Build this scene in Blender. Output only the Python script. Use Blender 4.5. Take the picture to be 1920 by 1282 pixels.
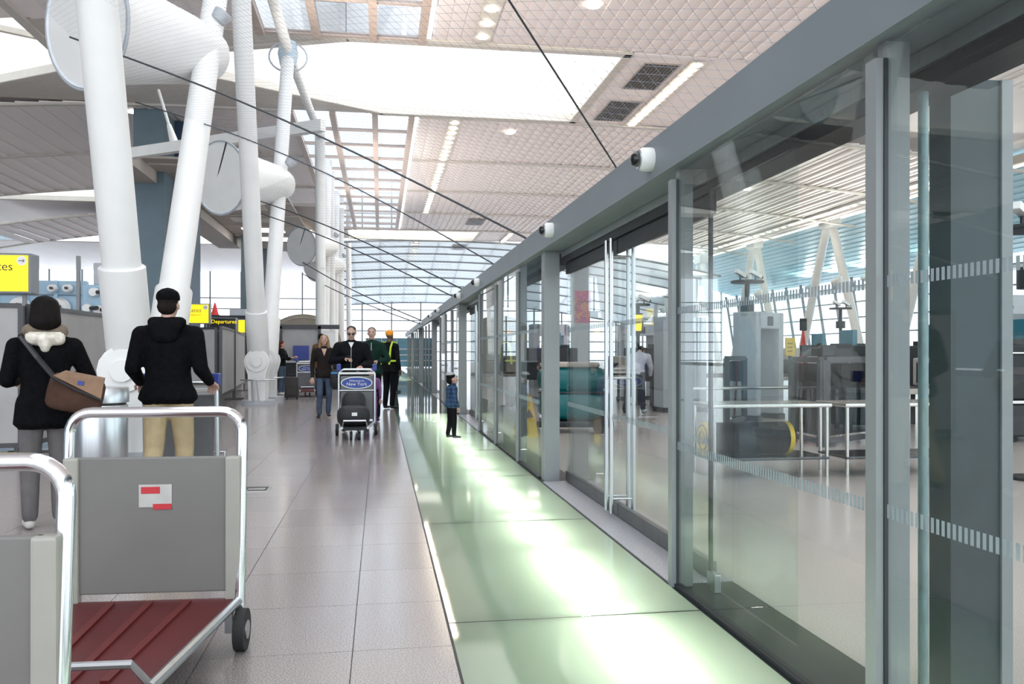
import bpy, bmesh, math, random
from mathutils import Vector, Matrix
random.seed(7)
sc = bpy.context.scene
for o in list(bpy.data.objects): bpy.data.objects.remove(o)
COL = sc.collection
# ---------------------------------------------------------------- camera, world, lights, exposure
F_PX, EYE, YAW = 1560.0, 1.30, math.atan(247/1560.0)
cd = bpy.data.cameras.new('camera'); cam = bpy.data.objects.new('camera', cd); COL.objects.link(cam)
cd.lens = 36*F_PX/1920; cd.sensor_width = 36; cd.shift_y = 20/1920; cd.clip_start = .05; cd.clip_end = 600
cam.location = (0, 0, EYE); cam.rotation_euler = (math.pi/2, 0, -YAW)
sc.camera = cam
w = bpy.data.worlds.new('overcast_sky'); sc.world = w; w.use_nodes = True
bg = w.node_tree.nodes['Background']; bg.inputs[0].default_value = (.86, .93, 1, 1); bg.inputs[1].default_value = 2.9
vs = sc.view_settings; vs.view_transform = 'Standard'; vs.look = 'None'; vs.gamma = 1; vs.use_curve_mapping = False
vs.exposure = -0.05
sc.cycles.use_denoising = True; sc.cycles.use_light_tree = False; sc.cycles.debug_use_spatial_splits = True
sc.cycles.max_bounces = 7; sc.cycles.transparent_max_bounces = 16; sc.cycles.diffuse_bounces = 4; sc.cycles.glossy_bounces = 3; sc.cycles.use_adaptive_sampling = True; sc.cycles.adaptive_threshold = .05
sc.cycles.sample_clamp_indirect = 8; sc.cycles.caustics_reflective = False; sc.cycles.caustics_refractive = False
SN, CN = math.sin(YAW), math.cos(YAW)
def _ray(px, py): u = (px-960)/F_PX; return (SN+u*CN, CN-u*SN, (661-py)/F_PX)
def gz(px, py, Z=0.): r = _ray(px, py); t = (Z-EYE)/r[2]; return Vector((r[0]*t, r[1]*t, Z))
def gy(px, py, Y): r = _ray(px, py); t = Y/r[1]; return Vector((r[0]*t, Y, EYE+r[2]*t))
def gx(px, py, X): r = _ray(px, py); t = X/r[0]; return Vector((X, r[1]*t, EYE+r[2]*t))
def area_light(name, loc, rot, sx, sy, power, col):
    l = bpy.data.lights.new(name, 'AREA'); l.shape = 'RECTANGLE'; l.size = sx; l.size_y = sy; l.energy = power; l.color = col
    o = bpy.data.objects.new(name, l); COL.objects.link(o); o.location = loc; o.rotation_euler = rot; return o
PI = math.pi
# daylight falling through the roof openings and the glazed ridge
area_light('skylight_daylight', (3.5, 35.4, 16.4), (0, 0, 0), 11, 8, 600, (1, .98, .95))
area_light('skylight_daylight_far', (3.5, 81, 16.4), (0, 0, 0), 11, 6, 700, (1, .98, .95))
area_light('ridge_daylight', (-1.3, 12, 13.2), (0, 0, 0), 5.0, 30, 500, (.95, .98, 1))
area_light('ridge_daylight_far', (-1.3, 59, 13.4), (0, 0, 0), 5.0, 36, 600, (.95, .98, 1))

# ---------------------------------------------------------------- materials
MATS = {}
def _new(name):
    m = bpy.data.materials.new(name); m.use_nodes = True; nt = m.node_tree; return m, nt, nt.nodes['Principled BSDF']
def pm(name, col, rough=.5, metal=0., spec=.5, var=0., scale=8., bump=0., bscale=60., emit=0., ecol=None, stretch=None, coat=0.):
    if name in MATS: return MATS[name]
    m, nt, b = _new(name); b.inputs['Base Color'].default_value = (*col, 1); b.inputs['Roughness'].default_value = rough
    b.inputs['Metallic'].default_value = metal; b.inputs['Specular IOR Level'].default_value = spec; b.inputs['Coat Weight'].default_value = coat
    tc = nt.nodes.new('ShaderNodeTexCoord'); src = tc.outputs['Object']
    if stretch:
        mp = nt.nodes.new('ShaderNodeMapping'); mp.inputs['Scale'].default_value = stretch
        nt.links.new(src, mp.inputs[0]); src = mp.outputs[0]
    if var:
        n = nt.nodes.new('ShaderNodeTexNoise'); n.inputs['Scale'].default_value = scale; n.inputs['Detail'].default_value = 5
        r = nt.nodes.new('ShaderNodeValToRGB'); r.color_ramp.elements[0].position = .3; r.color_ramp.elements[1].position = .7
        r.color_ramp.elements[0].color = (*[c*(1-var) for c in col], 1); r.color_ramp.elements[1].color = (*[min(1, c*(1+var)) for c in col], 1)
        nt.links.new(src, n.inputs[0]); nt.links.new(n.outputs[0], r.inputs[0]); nt.links.new(r.outputs[0], b.inputs['Base Color'])
    if bump:
        n2 = nt.nodes.new('ShaderNodeTexNoise'); n2.inputs['Scale'].default_value = bscale; n2.inputs['Detail'].default_value = 3
        bp = nt.nodes.new('ShaderNodeBump'); bp.inputs['Strength'].default_value = bump; bp.inputs['Distance'].default_value = .01
        nt.links.new(src, n2.inputs[0]); nt.links.new(n2.outputs[0], bp.inputs['Height']); nt.links.new(bp.outputs[0], b.inputs['Normal'])
    if emit:
        b.inputs['Emission Color'].default_value = (*(ecol or col), 1); b.inputs['Emission Strength'].default_value = emit
    MATS[name] = m; return m
def glass_mat(name, tint=(.9, .96, .94), refl=1.0, rough=0.0):
    m = bpy.data.materials.new(name); m.use_nodes = True; nt = m.node_tree; nt.nodes.clear()
    out = nt.nodes.new('ShaderNodeOutputMaterial'); tr = nt.nodes.new('ShaderNodeBsdfTransparent'); tr.inputs[0].default_value = (*tint, 1)
    gl = nt.nodes.new('ShaderNodeBsdfGlossy'); gl.inputs['Roughness'].default_value = rough; gl.inputs[0].default_value = (refl, refl, refl, 1)
    lw = nt.nodes.new('ShaderNodeLayerWeight'); lw.inputs[0].default_value = .5; pw = nt.nodes.new('ShaderNodeMath'); pw.operation = 'POWER'; pw.inputs[1].default_value = 5
    ma = nt.nodes.new('ShaderNodeMath'); ma.operation = 'MULTIPLY_ADD'; ma.inputs[1].default_value = .96; ma.inputs[2].default_value = .04; mx = nt.nodes.new('ShaderNodeMixShader')
    nt.links.new(lw.outputs['Facing'], pw.inputs[0]); nt.links.new(pw.outputs[0], ma.inputs[0]); nt.links.new(ma.outputs[0], mx.inputs[0])
    nt.links.new(tr.outputs[0], mx.inputs[1]); nt.links.new(gl.outputs[0], mx.inputs[2])
    nt.links.new(mx.outputs[0], out.inputs[0]); MATS[name] = m; return m
def floor_glass(name, col):
    m = bpy.data.materials.new(name); m.use_nodes = True; nt = m.node_tree; nt.nodes.clear()
    out = nt.nodes.new('ShaderNodeOutputMaterial'); tl = nt.nodes.new('ShaderNodeBsdfTranslucent'); tl.inputs[0].default_value = (*col, 1)
    df = nt.nodes.new('ShaderNodeBsdfDiffuse'); df.inputs[0].default_value = (*[c*.55 for c in col], 1)
    gl = nt.nodes.new('ShaderNodeBsdfGlossy'); gl.inputs['Roughness'].default_value = .04
    fr = nt.nodes.new('ShaderNodeFresnel'); fr.inputs[0].default_value = 1.5
    m1 = nt.nodes.new('ShaderNodeMixShader'); m1.inputs[0].default_value = .26; mx = nt.nodes.new('ShaderNodeMixShader')
    nt.links.new(tl.outputs[0], m1.inputs[1]); nt.links.new(df.outputs[0], m1.inputs[2])
    nt.links.new(fr.outputs[0], mx.inputs[0]); nt.links.new(m1.outputs[0], mx.inputs[1]); nt.links.new(gl.outputs[0], mx.inputs[2])
    nt.links.new(mx.outputs[0], out.inputs[0]); MATS[name] = m; return m
def translucent(name, col, mixd=.3):
    m = bpy.data.materials.new(name); m.use_nodes = True; nt = m.node_tree; nt.nodes.clear()
    out = nt.nodes.new('ShaderNodeOutputMaterial'); tl = nt.nodes.new('ShaderNodeBsdfTranslucent'); tl.inputs[0].default_value = (*col, 1)
    df = nt.nodes.new('ShaderNodeBsdfDiffuse'); df.inputs[0].default_value = (*col, 1); mx = nt.nodes.new('ShaderNodeMixShader'); mx.inputs[0].default_value = mixd
    nt.links.new(tl.outputs[0], mx.inputs[1]); nt.links.new(df.outputs[0], mx.inputs[2]); nt.links.new(mx.outputs[0], out.inputs[0]); MATS[name] = m; return m
def emis(name, col, s): return pm(name, col, emit=s, ecol=col)
def granite(name, base, dark, light, rough):
    m, nt, b = _new(name); tc = nt.nodes.new('ShaderNodeTexCoord'); oi = nt.nodes.new('ShaderNodeObjectInfo')
    ad = nt.nodes.new('ShaderNodeVectorMath'); ad.operation = 'ADD'; nt.links.new(tc.outputs['Object'], ad.inputs[0]); nt.links.new(oi.outputs['Location'], ad.inputs[1])
    n = nt.nodes.new('ShaderNodeTexNoise'); n.inputs['Scale'].default_value = 150; n.inputs['Detail'].default_value = 4
    r = nt.nodes.new('ShaderNodeValToRGB'); e = r.color_ramp.elements; e[0].position = .36; e[0].color = (*dark, 1); e[1].position = .64; e[1].color = (*light, 1)
    k = e.new(.5); k.color = (*base, 1)
    hv = nt.nodes.new('ShaderNodeHueSaturation'); mr = nt.nodes.new('ShaderNodeMapRange'); mr.inputs[3].default_value = .94; mr.inputs[4].default_value = 1.06
    nt.links.new(oi.outputs['Random'], mr.inputs[0]); nt.links.new(mr.outputs[0], hv.inputs['Value'])
    nt.links.new(ad.outputs[0], n.inputs[0]); nt.links.new(n.outputs[0], r.inputs[0]); nt.links.new(r.outputs[0], hv.inputs['Color']); nt.links.new(hv.outputs[0], b.inputs['Base Color'])
    b.inputs['Roughness'].default_value = rough; MATS[name] = m; return m
GRAN = granite('granite_tile', (.33, .288, .278), (.17, .15, .148), (.46, .425, .41), .15)
TERR = granite('terrazzo', (.52, .46, .43), (.44, .385, .355), (.59, .53, .50), .2)
THRESH = granite('threshold_granite', (.42, .42, .44), (.22, .22, .25), (.6, .6, .62), .3)
GLASS = glass_mat('clear_glass', (.95, .985, .975), .72)
GLASS2 = glass_mat('skylight_glass', (.93, .96, 1), .6)
SMOKE = glass_mat('smoked_glass', (.25, .28, .3), .8)
FGLASS = floor_glass('frosted_floor_glass', (.64, .79, .65))
ROOFT = translucent('translucent_roof', (.82, .85, .87), .45)
WHITEP = pm('white_paint', (.80, .80, .78), .38, var=.03, scale=2)
WELL = pm('well_white', (.80, .775, .73), .6, var=.02)
CREAM = pm('cream_trim', (.62, .58, .52), .5, var=.04, scale=3)
CEIL = pm('ceiling_panel', (.90, .825, .80), .5, var=.03, scale=.5, stretch=(1, .1, 1))
RAIL = pm('skylight_rail', (.55, .43, .36), .5, var=.05)
STEELG = pm('grey_paint', (.175, .205, .225), .42, var=.05, scale=2)
POSTG = pm('post_grey', (.235, .25, .257), .45, var=.05, scale=2)
DARKG = pm('dark_gasket', (.02, .022, .025), .5, var=.2)
ALU = pm('brushed_aluminium', (.56, .58, .60), .3, metal=1, var=.06, scale=30, stretch=(1, 1, .05))
CHROME = pm('polished_steel', (.75, .76, .78), .14, metal=1, var=.03)
GALV = pm('galvanised_steel', (.22, .30, .31), .5, metal=.5, var=.2, scale=40, stretch=(1, 1, .3))
SLATE = pm('slate_wall', (.13, .19, .23), .5, var=.08, scale=1)
BLUEW = pm('pale_blue_wall', (.34, .50, .62), .45, var=.05, scale=1)
TAUPE = pm('taupe_soffit', (.40, .36, .33), .6, var=.05, scale=1)
TAN = pm('tan_arch', (.36, .33, .27), .6, var=.04, scale=1)
FABG = pm('grey_panel_fabric', (.38, .375, .37), .8, var=.06, scale=3)
DKFR = pm('dark_frame', (.045, .045, .05), .4, var=.15)
YEL = pm('yellow_sign', (.95, .72, .0), .4, emit=.9, ecol=(1, .75, 0), var=.02)
SIGNG = pm('sign_grey', (.18, .2, .22), .4, var=.05)
BLACK = pm('black_plastic', (.012, .012, .014), .4, var=.3)
CHARC = pm('charcoal_metal', (.022, .025, .028), .45, spec=.3, var=.15)
BEIGE = pm('machine_beige', (.42, .37, .33), .45, var=.05)
LGREY = pm('machine_grey', (.42, .44, .47), .4, var=.05)
STAIN = pm('stainless_steel', (.55, .53, .51), .22, metal=1, var=.06, scale=20)
TEAL = pm('teal_plastic', (.0, .11, .12), .35, var=.08)
ROOFB = pm('daylight_tinted_roof_panel', (.36, .62, .74), .35, var=.06, scale=.4)  # blue cast of the daylight is put into the panel colour
WIRE = pm('net_wire', (.26, .28, .33), .6, var=.1)
CABLE = pm('steel_cable', (.05, .055, .06), .5, metal=.4, var=.3, scale=80)
LAMPW = emis('lamp_warm', (1, .88, .70), 34)
COVE = emis('cove_lamp', (1, .88, .70), 4.5)
FTUBE = emis('floor_lamp_tube', (1, 1, .86), 42)
SLIT = emis('slit_lamp', (.85, .94, 1), 2.2)
DOWNL = emis('downlight_lens', (1, .95, .86), 8)
FRIT = pm('frit_white', (.28, .33, .36), .7, var=.03)
PITW = pm('pit_white', (.22, .26, .22), .7, var=.03)
RED = pm('red_platform', (.10, .010, .012), .45, var=.15, scale=4)
CARTP = pm('cart_panel', (.17, .162, .152), .5, var=.06, scale=3)
RUBBER = pm('rubber', (.02, .02, .02), .7, var=.2)
BLUEP = pm('blue_plastic', (.03, .05, .25), .4, var=.1)
YELP = pm('yellow_plastic', (.75, .50, .02), .45, var=.08)

# ---------------------------------------------------------------- mesh helpers
class MB:
    def __init__(s): s.v = []; s.f = []; s.m = []
    def add(s, vs, fs, mi=0):
        b = len(s.v); s.v += [tuple(v) for v in vs]; s.f += [tuple(b+i for i in f) for f in fs]; s.m += [mi]*len(fs); return s
    def box(s, x0, x1, y0, y1, z0, z1, mi=0):
        return s.hexa([(x0, y0, z0), (x1, y0, z0), (x1, y1, z0), (x0, y1, z0), (x0, y0, z1), (x1, y0, z1), (x1, y1, z1), (x0, y1, z1)], mi)
    def hexa(s, p, mi=0): return s.add(p, [(3, 2, 1, 0), (4, 5, 6, 7), (0, 1, 5, 4), (1, 2, 6, 5), (2, 3, 7, 6), (3, 0, 4, 7)], mi)
    def bbox(s, x0, x1, y0, y1, z0, z1, bv=.01, mi=0):      # bevelled box
        bm = bmesh.new(); bmesh.ops.create_cube(bm, size=1)
        for v in bm.verts: v.co = Vector(((x0+x1)/2+v.co.x*(x1-x0), (y0+y1)/2+v.co.y*(y1-y0), (z0+z1)/2+v.co.z*(z1-z0)))
        bmesh.ops.bevel(bm, geom=bm.edges[:], offset=bv, segments=2, affect='EDGES', profile=.6)
        bm.verts.index_update(); s.add([v.co for v in bm.verts], [[v.index for v in f.verts] for f in bm.faces], mi); bm.free(); return s
    def beam(s, a, b, wd, h, mi=0, up=(0, 0, 1)):
        a = Vector(a); b = Vector(b); d = (b-a).normalized(); sd = d.cross(Vector(up))
        if sd.length < 1e-4: sd = Vector((1, 0, 0))
        sd = sd.normalized()*wd/2; u = sd.normalized().cross(d)*h/2
        return s.hexa([a-sd-u, a+sd-u, b+sd-u, b-sd-u, a-sd+u, a+sd+u, b+sd+u, b-sd+u], mi)
    def cyl(s, a, b, r0, r1=None, n=16, mi=0, cap=True):
        a = Vector(a); b = Vector(b); r1 = r0 if r1 is None else r1; d = (b-a).normalized(); q = d.to_track_quat('Z', 'Y')
        vs = []
        for c, r in ((a, r0), (b, r1)):
            for i in range(n): t = 2*PI*i/n; vs.append(c+q@Vector((r*math.cos(t), r*math.sin(t), 0)))
        fs = [(i, (i+1) % n, n+(i+1) % n, n+i) for i in range(n)]
        if cap: fs += [tuple(range(n-1, -1, -1)), tuple(range(n, 2*n))]
        return s.add(vs, fs, mi)
    def tube(s, pts, r, n=8, mi=0, closed=False):
        pts = [Vector(p) for p in pts]; m = len(pts); vs = []; prev = None
        for i, p in enumerate(pts):
            if closed: d = pts[(i+1) % m]-pts[i-1]
            else: d = pts[min(i+1, m-1)]-pts[max(i-1, 0)]
            d.normalize()
            if prev is None: prev = d.orthogonal().normalized()
            u = (prev-d*prev.dot(d)).normalized(); prev = u; v2 = d.cross(u)
            for k in range(n): t = 2*PI*k/n; vs.append(p+(u*math.cos(t)+v2*math.sin(t))*r)
        fs = []
        for i in range(m if closed else m-1):
            j = (i+1) % m
            for k in range(n): fs.append((i*n+k, i*n+(k+1) % n, j*n+(k+1) % n, j*n+k))
        if not closed: fs += [tuple(range(n-1, -1, -1)), tuple(range((m-1)*n, m*n))]
        return s.add(vs, fs, mi)
    def lathe(s, prof, n=24, M=None, mi=0):                 # prof: (r, z)
        M = M or Matrix(); vs = []; fs = []
        for r, z in prof:
            for i in range(n): t = 2*PI*i/n; vs.append(M@Vector((r*math.cos(t), r*math.sin(t), z)))
        for j in range(len(prof)-1):
            for i in range(n): fs.append((j*n+i, j*n+(i+1) % n, (j+1)*n+(i+1) % n, (j+1)*n+i))
        fs += [tuple(range(n-1, -1, -1)), tuple(range((len(prof)-1)*n, len(prof)*n))]
        return s.add(vs, fs, mi)
    def prism(s, poly, a, b, mi=0, f=lambda p, t: Vector((p[0], p[1], t))):
        n = len(poly); vs = [f(p, a) for p in poly]+[f(p, b) for p in poly]
        return s.add(vs, [tuple(range(n-1, -1, -1)), tuple(range(n, 2*n))]+[(i, (i+1) % n, n+(i+1) % n, n+i) for i in range(n)], mi)
    def mesh(s, name, mats, smooth=False):
        me = bpy.data.meshes.new(name); me.from_pydata(s.v, [], s.f)
        for m in (mats if isinstance(mats, (list, tuple)) else [mats]): me.materials.append(m)
        for p, k in zip(me.polygons, s.m): p.material_index = k
        bm = bmesh.new(); bm.from_mesh(me); bmesh.ops.recalc_face_normals(bm, faces=bm.faces); bm.to_mesh(me); bm.free()
        if smooth:
            for p in me.polygons: p.use_smooth = True
            try: me.set_sharp_from_angle(angle=math.radians(40))
            except Exception: pass
        return me
    def obj(s, name, mats, parent=None, smooth=False, loc=None):
        return link(name, s.mesh(name, mats, smooth), parent, loc)
def link(name, data, parent=None, loc=None):
    o = bpy.data.objects.new(name, data); COL.objects.link(o)
    if parent: o.parent = parent
    if loc is not None: o.location = loc
    return o
def tag(o, label, cat, group=None, kind=None):
    o['label'] = label; o['category'] = cat
    if group: o['group'] = group
    if kind: o['kind'] = kind
    return o
def thing(name, label, cat, loc=(0, 0, 0), rz=0., group=None):
    o = bpy.data.objects.new(name, None); COL.objects.link(o); o.location = loc; o.rotation_euler = (0, 0, rz); o.empty_display_size = .2
    return tag(o, label, cat, group)
SLAB = {'floor': ('pinkish grey granite tile floor of the concourse', 'floor'), 'floor_glass_strip': ('lit green frosted glass walkway strip along the glass wall', 'floor'),
  'wall_right': ('grey steel and clear glass security wall on the right', 'wall'), 'ceiling': ('pale plank ceiling with skylight openings and glazed ridge', 'ceiling'), 'wall_left': ('slate blue wall closing the far left hall', 'wall'),
  'window_1': ('tall gridded window facade at the far end', 'window'), 'window_2': ('slanted gridded window wall behind the screening hall', 'window'), 'ceiling_outer': ('plank roof beyond the A-frame columns, coloured with blue daylight', 'ceiling'),
  'trim_1': ('taupe dropped soffit boxes left of the columns', 'soffit'), 'wall_core': ('slate blue core walls between the white columns', 'wall')}
def struct(name, loc=(0, 0, 0)):
    o = bpy.data.objects.new(name, None); COL.objects.link(o)
    o['label'], o['category'] = SLAB.get(name) or ('glass double door number %s along the wall, counted from the camera' % name.split('_')[-1], 'door'); o['kind'] = 'structure'; o.location = loc; return o
def dup(o, parent=None, loc=None, rz=None, label=None):
    c = o.copy(); COL.objects.link(c); c.parent = parent
    if loc is not None: c.location = loc
    if rz is not None: c.rotation_euler = (0, 0, rz)
    if label: c['label'] = label
    for ch in list(o.children): dup(ch, c)
    return c
def text(name, s, size, mat, parent, loc, rot=(PI/2, 0, 0), align='CENTER'):
    cu = bpy.data.curves.new(name, 'FONT'); cu.body = s; cu.size = size; cu.extrude = .002; cu.align_x = align; cu.align_y = 'CENTER'
    cu.resolution_u = 3; tmp = bpy.data.objects.new('tmp', cu); COL.objects.link(tmp); dg = bpy.context.evaluated_depsgraph_get(); dg.update()
    me = bpy.data.meshes.new_from_object(tmp.evaluated_get(dg)); bpy.data.objects.remove(tmp); bpy.data.curves.remove(cu); me.materials.clear(); me.materials.append(mat)
    o = link(name, me, parent, loc); o.rotation_euler = rot; return o

# ================================================================ THE SETTING
WX = 1.62                                   # plane of the glass wall
GL, GR = .32, 1.60                          # lit glass floor strip
# ---- floor: granite tiles on the concourse
floor = struct('floor')
TW, TL = .637, .675
tm = MB().box(-TW/2+.002, TW/2-.002, -TL/2+.002, TL/2-.002, -.03, 0).mesh('tile', GRAN)
tm2 = MB().box(-.217, .217, -TL/2+.002, TL/2-.002, -.03, 0).mesh('tile_cut', GRAN)
cand = []
for j in range(-1, 34):
    yc = 3.689+TL*(j-.5)-.675
    for i in range(0, 16):
        xc = (-.119+GL)/2 if i == 0 else -.119-TW*(i-.5)
        d = SN*xc+CN*yc
        if d < .8: continue
        px = 960+F_PX*(CN*xc-SN*yc)/d
        if px < -150 or yc < 2.6: continue
        cand.append((d, i, xc, yc))
cand.sort(); used = {(i, round(y, 2)) for _, i, x, y in cand[:290]}
for d, i, xc, yc in cand[:290]: link('tile', tm2 if i == 0 else tm, floor, (xc, yc, 0))
rest = MB()
for j in range(-16, 160):
    yc = 3.689+TL*(j-.5)-.675
    for i in range(0, 46):
        xc = (-.119+GL)/2 if i == 0 else -.119-TW*(i-.5)
        if (i, round(yc, 2)) in used: continue
        hw = .2175 if i == 0 else TW/2-.002
        rest.add([(xc-hw, yc-TL/2+.002, 0), (xc+hw, yc-TL/2+.002, 0), (xc+hw, yc+TL/2-.002, 0), (xc-hw, yc+TL/2-.002, 0)], [(0, 1, 2, 3)])
o = rest.obj('distant_tiles', GRAN, floor); o['kind'] = 'stuff'
MB().box(-40, GL-.004, -8, 112, -.35, -.004).obj('joint_bed', pm('grout', (.10, .09, .09), .8, var=.1), floor)
MB().box(WX+.36, 60, -8, 112, -.35, 0).obj('terrazzo_slab', TERR, floor)
# small steel floor hatch
h = MB(); hc = gz(481, 917)
h.box(hc.x-.13, hc.x+.13, hc.y-.13, hc.y+.13, 0, .004)
hatch = tag(h.obj('floor_hatch', STAIN), 'small square steel hatch set in granite floor', 'hatch')
h2 = MB()
for a, b, c2, d2 in ((-.10, .10, -.10, -.085), (-.10, .10, .085, .10), (-.10, -.085, -.10, .10), (.085, .10, -.10, .10)): h2.box(hc.x+a, hc.x+b, hc.y+c2, hc.y+d2, .004, .007)
h2.obj('hatch_rim', CHARC, hatch)
# ---- lit glass strip with the lamp pit underneath
gfloor = struct('floor_glass_strip')
GP = 2.345
gm = MB().add([(GL-GL+.006, 0.006, 0), (GR-GL-.006, .006, 0), (GR-GL-.006, GP-.006, 0), (.006, GP-.006, 0)], [(0, 1, 2, 3)])
gmesh = gm.mesh('glass_floor_pane', FGLASS)
for k in range(-1, 24):
    y0 = 1.654+GP*k
    link('glass_floor_pane', gmesh, gfloor, (GL, y0, 0))
b = MB()
for k in range(-1, 25): b.box(GL, GR, 1.654+GP*k-.006, 1.654+GP*k+.006, -.05, -.001)
b.box(GL-.006, GL+.006, -.7, 58, -.06, .001); b.box(GR-.006, GR+.006, -.7, 58, -.06, .001)
b.obj('steel_frame', CHARC, gfloor)
for (ya, yb, on) in ((-.7, 17.95, 1), (17.95, 39, 0), (39, 58, 1)):
    p = MB(); p.box(GL, GR, ya, yb, -.32, -.30); p.box(GL-.02, GL, ya, yb, -.32, -.02); p.box(GR, GR+.02, ya, yb, -.32, -.02); p.box(GL, GR, ya, ya+.02, -.32, -.05); p.box(GL, GR, yb-.02, yb, -.32, -.05)
    p.obj('lamp_pit', PITW if on else SLATE, gfloor)
    if on:
        n = int((yb-ya)/1.2)
        for i in range(n):
            y = ya+.1+(yb-ya-.2)*i/n
            MB().cyl((1.12, y, -.15), (1.12, y+1.1, -.15), .02, n=8).obj('fluorescent_tube', FTUBE, gfloor)
MB().box(GL, GR, 58, 75, -.05, 0).obj('far_pavement', GRAN, gfloor)
# ---- glass security wall: posts, beam, mullions, panes, doors
wall = struct('wall_right')
BAY = 9.15; BAYS = [-1.0+BAY*k for k in range(0, 7)]
YEND = BAYS[-1]+.2
bm_ = MB(); bm_.box(1.58, 1.88, -3, YEND, 2.32, 2.553); bm_.obj('beam', STEELG, wall)
MB().box(1.60, 1.98, -3, YEND, -.30, -.002).obj('wall_footing', CHARC, wall)
postm = MB().bbox(-.08, .08, -.08, .08, 0, 2.32, .008).mesh('post', POSTG)
capm = MB().box(-.026, .0, -.03, .03, 0.0, 2.26).mesh('mullion', POSTG)
finm = MB().box(.014, .10, -.022, .022, 0, 2.32).mesh('mullion_fin', POSTG)
gaskm = MB().box(.0, .014, -.036, .036, 0, 2.26).mesh('gasket', DARKG)
FIX = [.6-(-1.0), 2.52+1.0, 4.44+1.0]        # mullion offsets from post
for bi, yb in enumerate(BAYS[:-1]):
    link('post', postm, wall, (1.71, yb+.15, 0))
    ys = [yb+.25]+[yb+f for f in FIX]
    for f in FIX:
        if yb+f < .3 : continue
        link('mullion', capm, wall, (WX, yb+f, 0)); link('mullion_fin', finm, wall, (WX, yb+f, 0)); link('gasket', gaskm, wall, (WX, yb+f, 0))
    for a, c in zip(ys[:-1], ys[1:]):
        if c < .5: continue
        pane = MB().box(WX, WX+.012, a+.03, c-.03, .02, 2.30).obj('glass_pane', GLASS, wall)
        MB().box(WX-.012, WX+.03, a+.03, c-.03, 0, .022).obj('sill_channel', CHARC, pane)
        if bi < 3:
            fr = MB(); n = int((c-a-.06)/.024)
            for z0, z1 in ((.765, .81), (1.512, 1.55)):
                for i in range(n): y = a+.03+.024*i; fr.add([(WX-.0008, y, z0), (WX-.0008, y+.014, z0), (WX-.0008, y+.014, z1), (WX-.0008, y, z1)], [(0, 1, 2, 3)])
            fo = fr.obj('frit_band', FRIT, pane); fo['kind'] = 'stuff'
    # door header and track behind the glass, over the whole bay
    MB().box(1.82, 1.98, yb+.25, yb+BAY+.05, 2.20, 2.318).obj('door_header', CHARC, wall)
    MB().box(1.80, 1.82, yb+.25, yb+BAY+.05, 2.26, 2.318).obj('track_rail', ALU, wall)
    # threshold slab in the doorway
    MB().box(1.61, 1.98, yb+FIX[2]+.04, yb+BAY+.06, -.1, .006).obj('threshold', THRESH, wall)
    MB().box(1.64, 1.98, yb+.25, yb+FIX[2]+.04, -.1, -.001).obj('sill_slab', CHARC, wall)
MB().box(2.05, 2.25, 2.74, 2.86, 0, 2.3).obj('inner_post', pm('inner_post_paint', (.035, .05, .055), .5, var=.1), wall)
MB().box(2.25, 2.295, 2.73, 2.86, 0, 2.3).obj('inner_post_edge', POSTG, wall)
MB().cyl((1.855, 2.62, 0), (1.855, 2.62, 2.2), .017, n=12).obj('upright_rod', GALV, wall, True)
dn = 1
for bi, yb in enumerate(BAYS[:-2]):
    y0, y1 = yb+FIX[2]+.05, yb+BAY+.05; mid = y0+(y1-y0)*.5
    d = struct('door_%d' % dn); dn += 1
    for a, c, hy in ((y0, mid-.012, mid-.07), (mid+.012, y1, mid+.07)):
        leaf = MB().box(1.86, 1.874, a, c, .11, 2.10).obj('glass_leaf', GLASS, d)
        MB().bbox(1.845, 1.89, a, c, .012, .115, .006).obj('bottom_rail', pm('rail_bronze', (.16, .165, .17), .35, metal=.8, var=.1), d)
        MB().bbox(1.845, 1.89, a, c, 2.09, 2.20, .006).obj('top_rail', CHARC, d)
        for hx in (1.775, 1.955):
            hb = MB(); hb.cyl((hx, hy, .05), (hx, hy, 2.19), .0165, n=14)
            ho = hb.obj('pull_handle', ALU, d, True)
            st = MB()
            for z in (.16, 1.1, 2.05): st.cyl((hx, hy, z), (1.867, hy, z), .008, n=8)
            st.obj('handle_standoff', ALU, ho)
        if bi < 2:
            fr = MB(); n = int((c-a)/.024)
            for z0, z1 in ((.765, .81), (1.512, 1.55)):
                for i in range(n): y = a+.024*i; fr.add([(1.8592, y, z0), (1.8592, y+.014, z0), (1.8592, y+.014, z1), (1.8592, y, z1)], [(0, 1, 2, 3)])
            fo = fr.obj('frit_band', FRIT, leaf); fo['kind'] = 'stuff'
# parked sliding leaf edge behind the second pane
MB().box(1.792, 1.806, 3.4, 4.36, .02, 2.2).obj('parked_leaf', GLASS, wall)
MB().box(1.788, 1.810, 4.352, 4.366, .02, 2.2).obj('parked_leaf_edge', DARKG, wall)
MB().bbox(1.78, 1.818, 4.26, 4.37, .0, .10, .005).obj('patch_fitting', ALU, wall)

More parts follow.
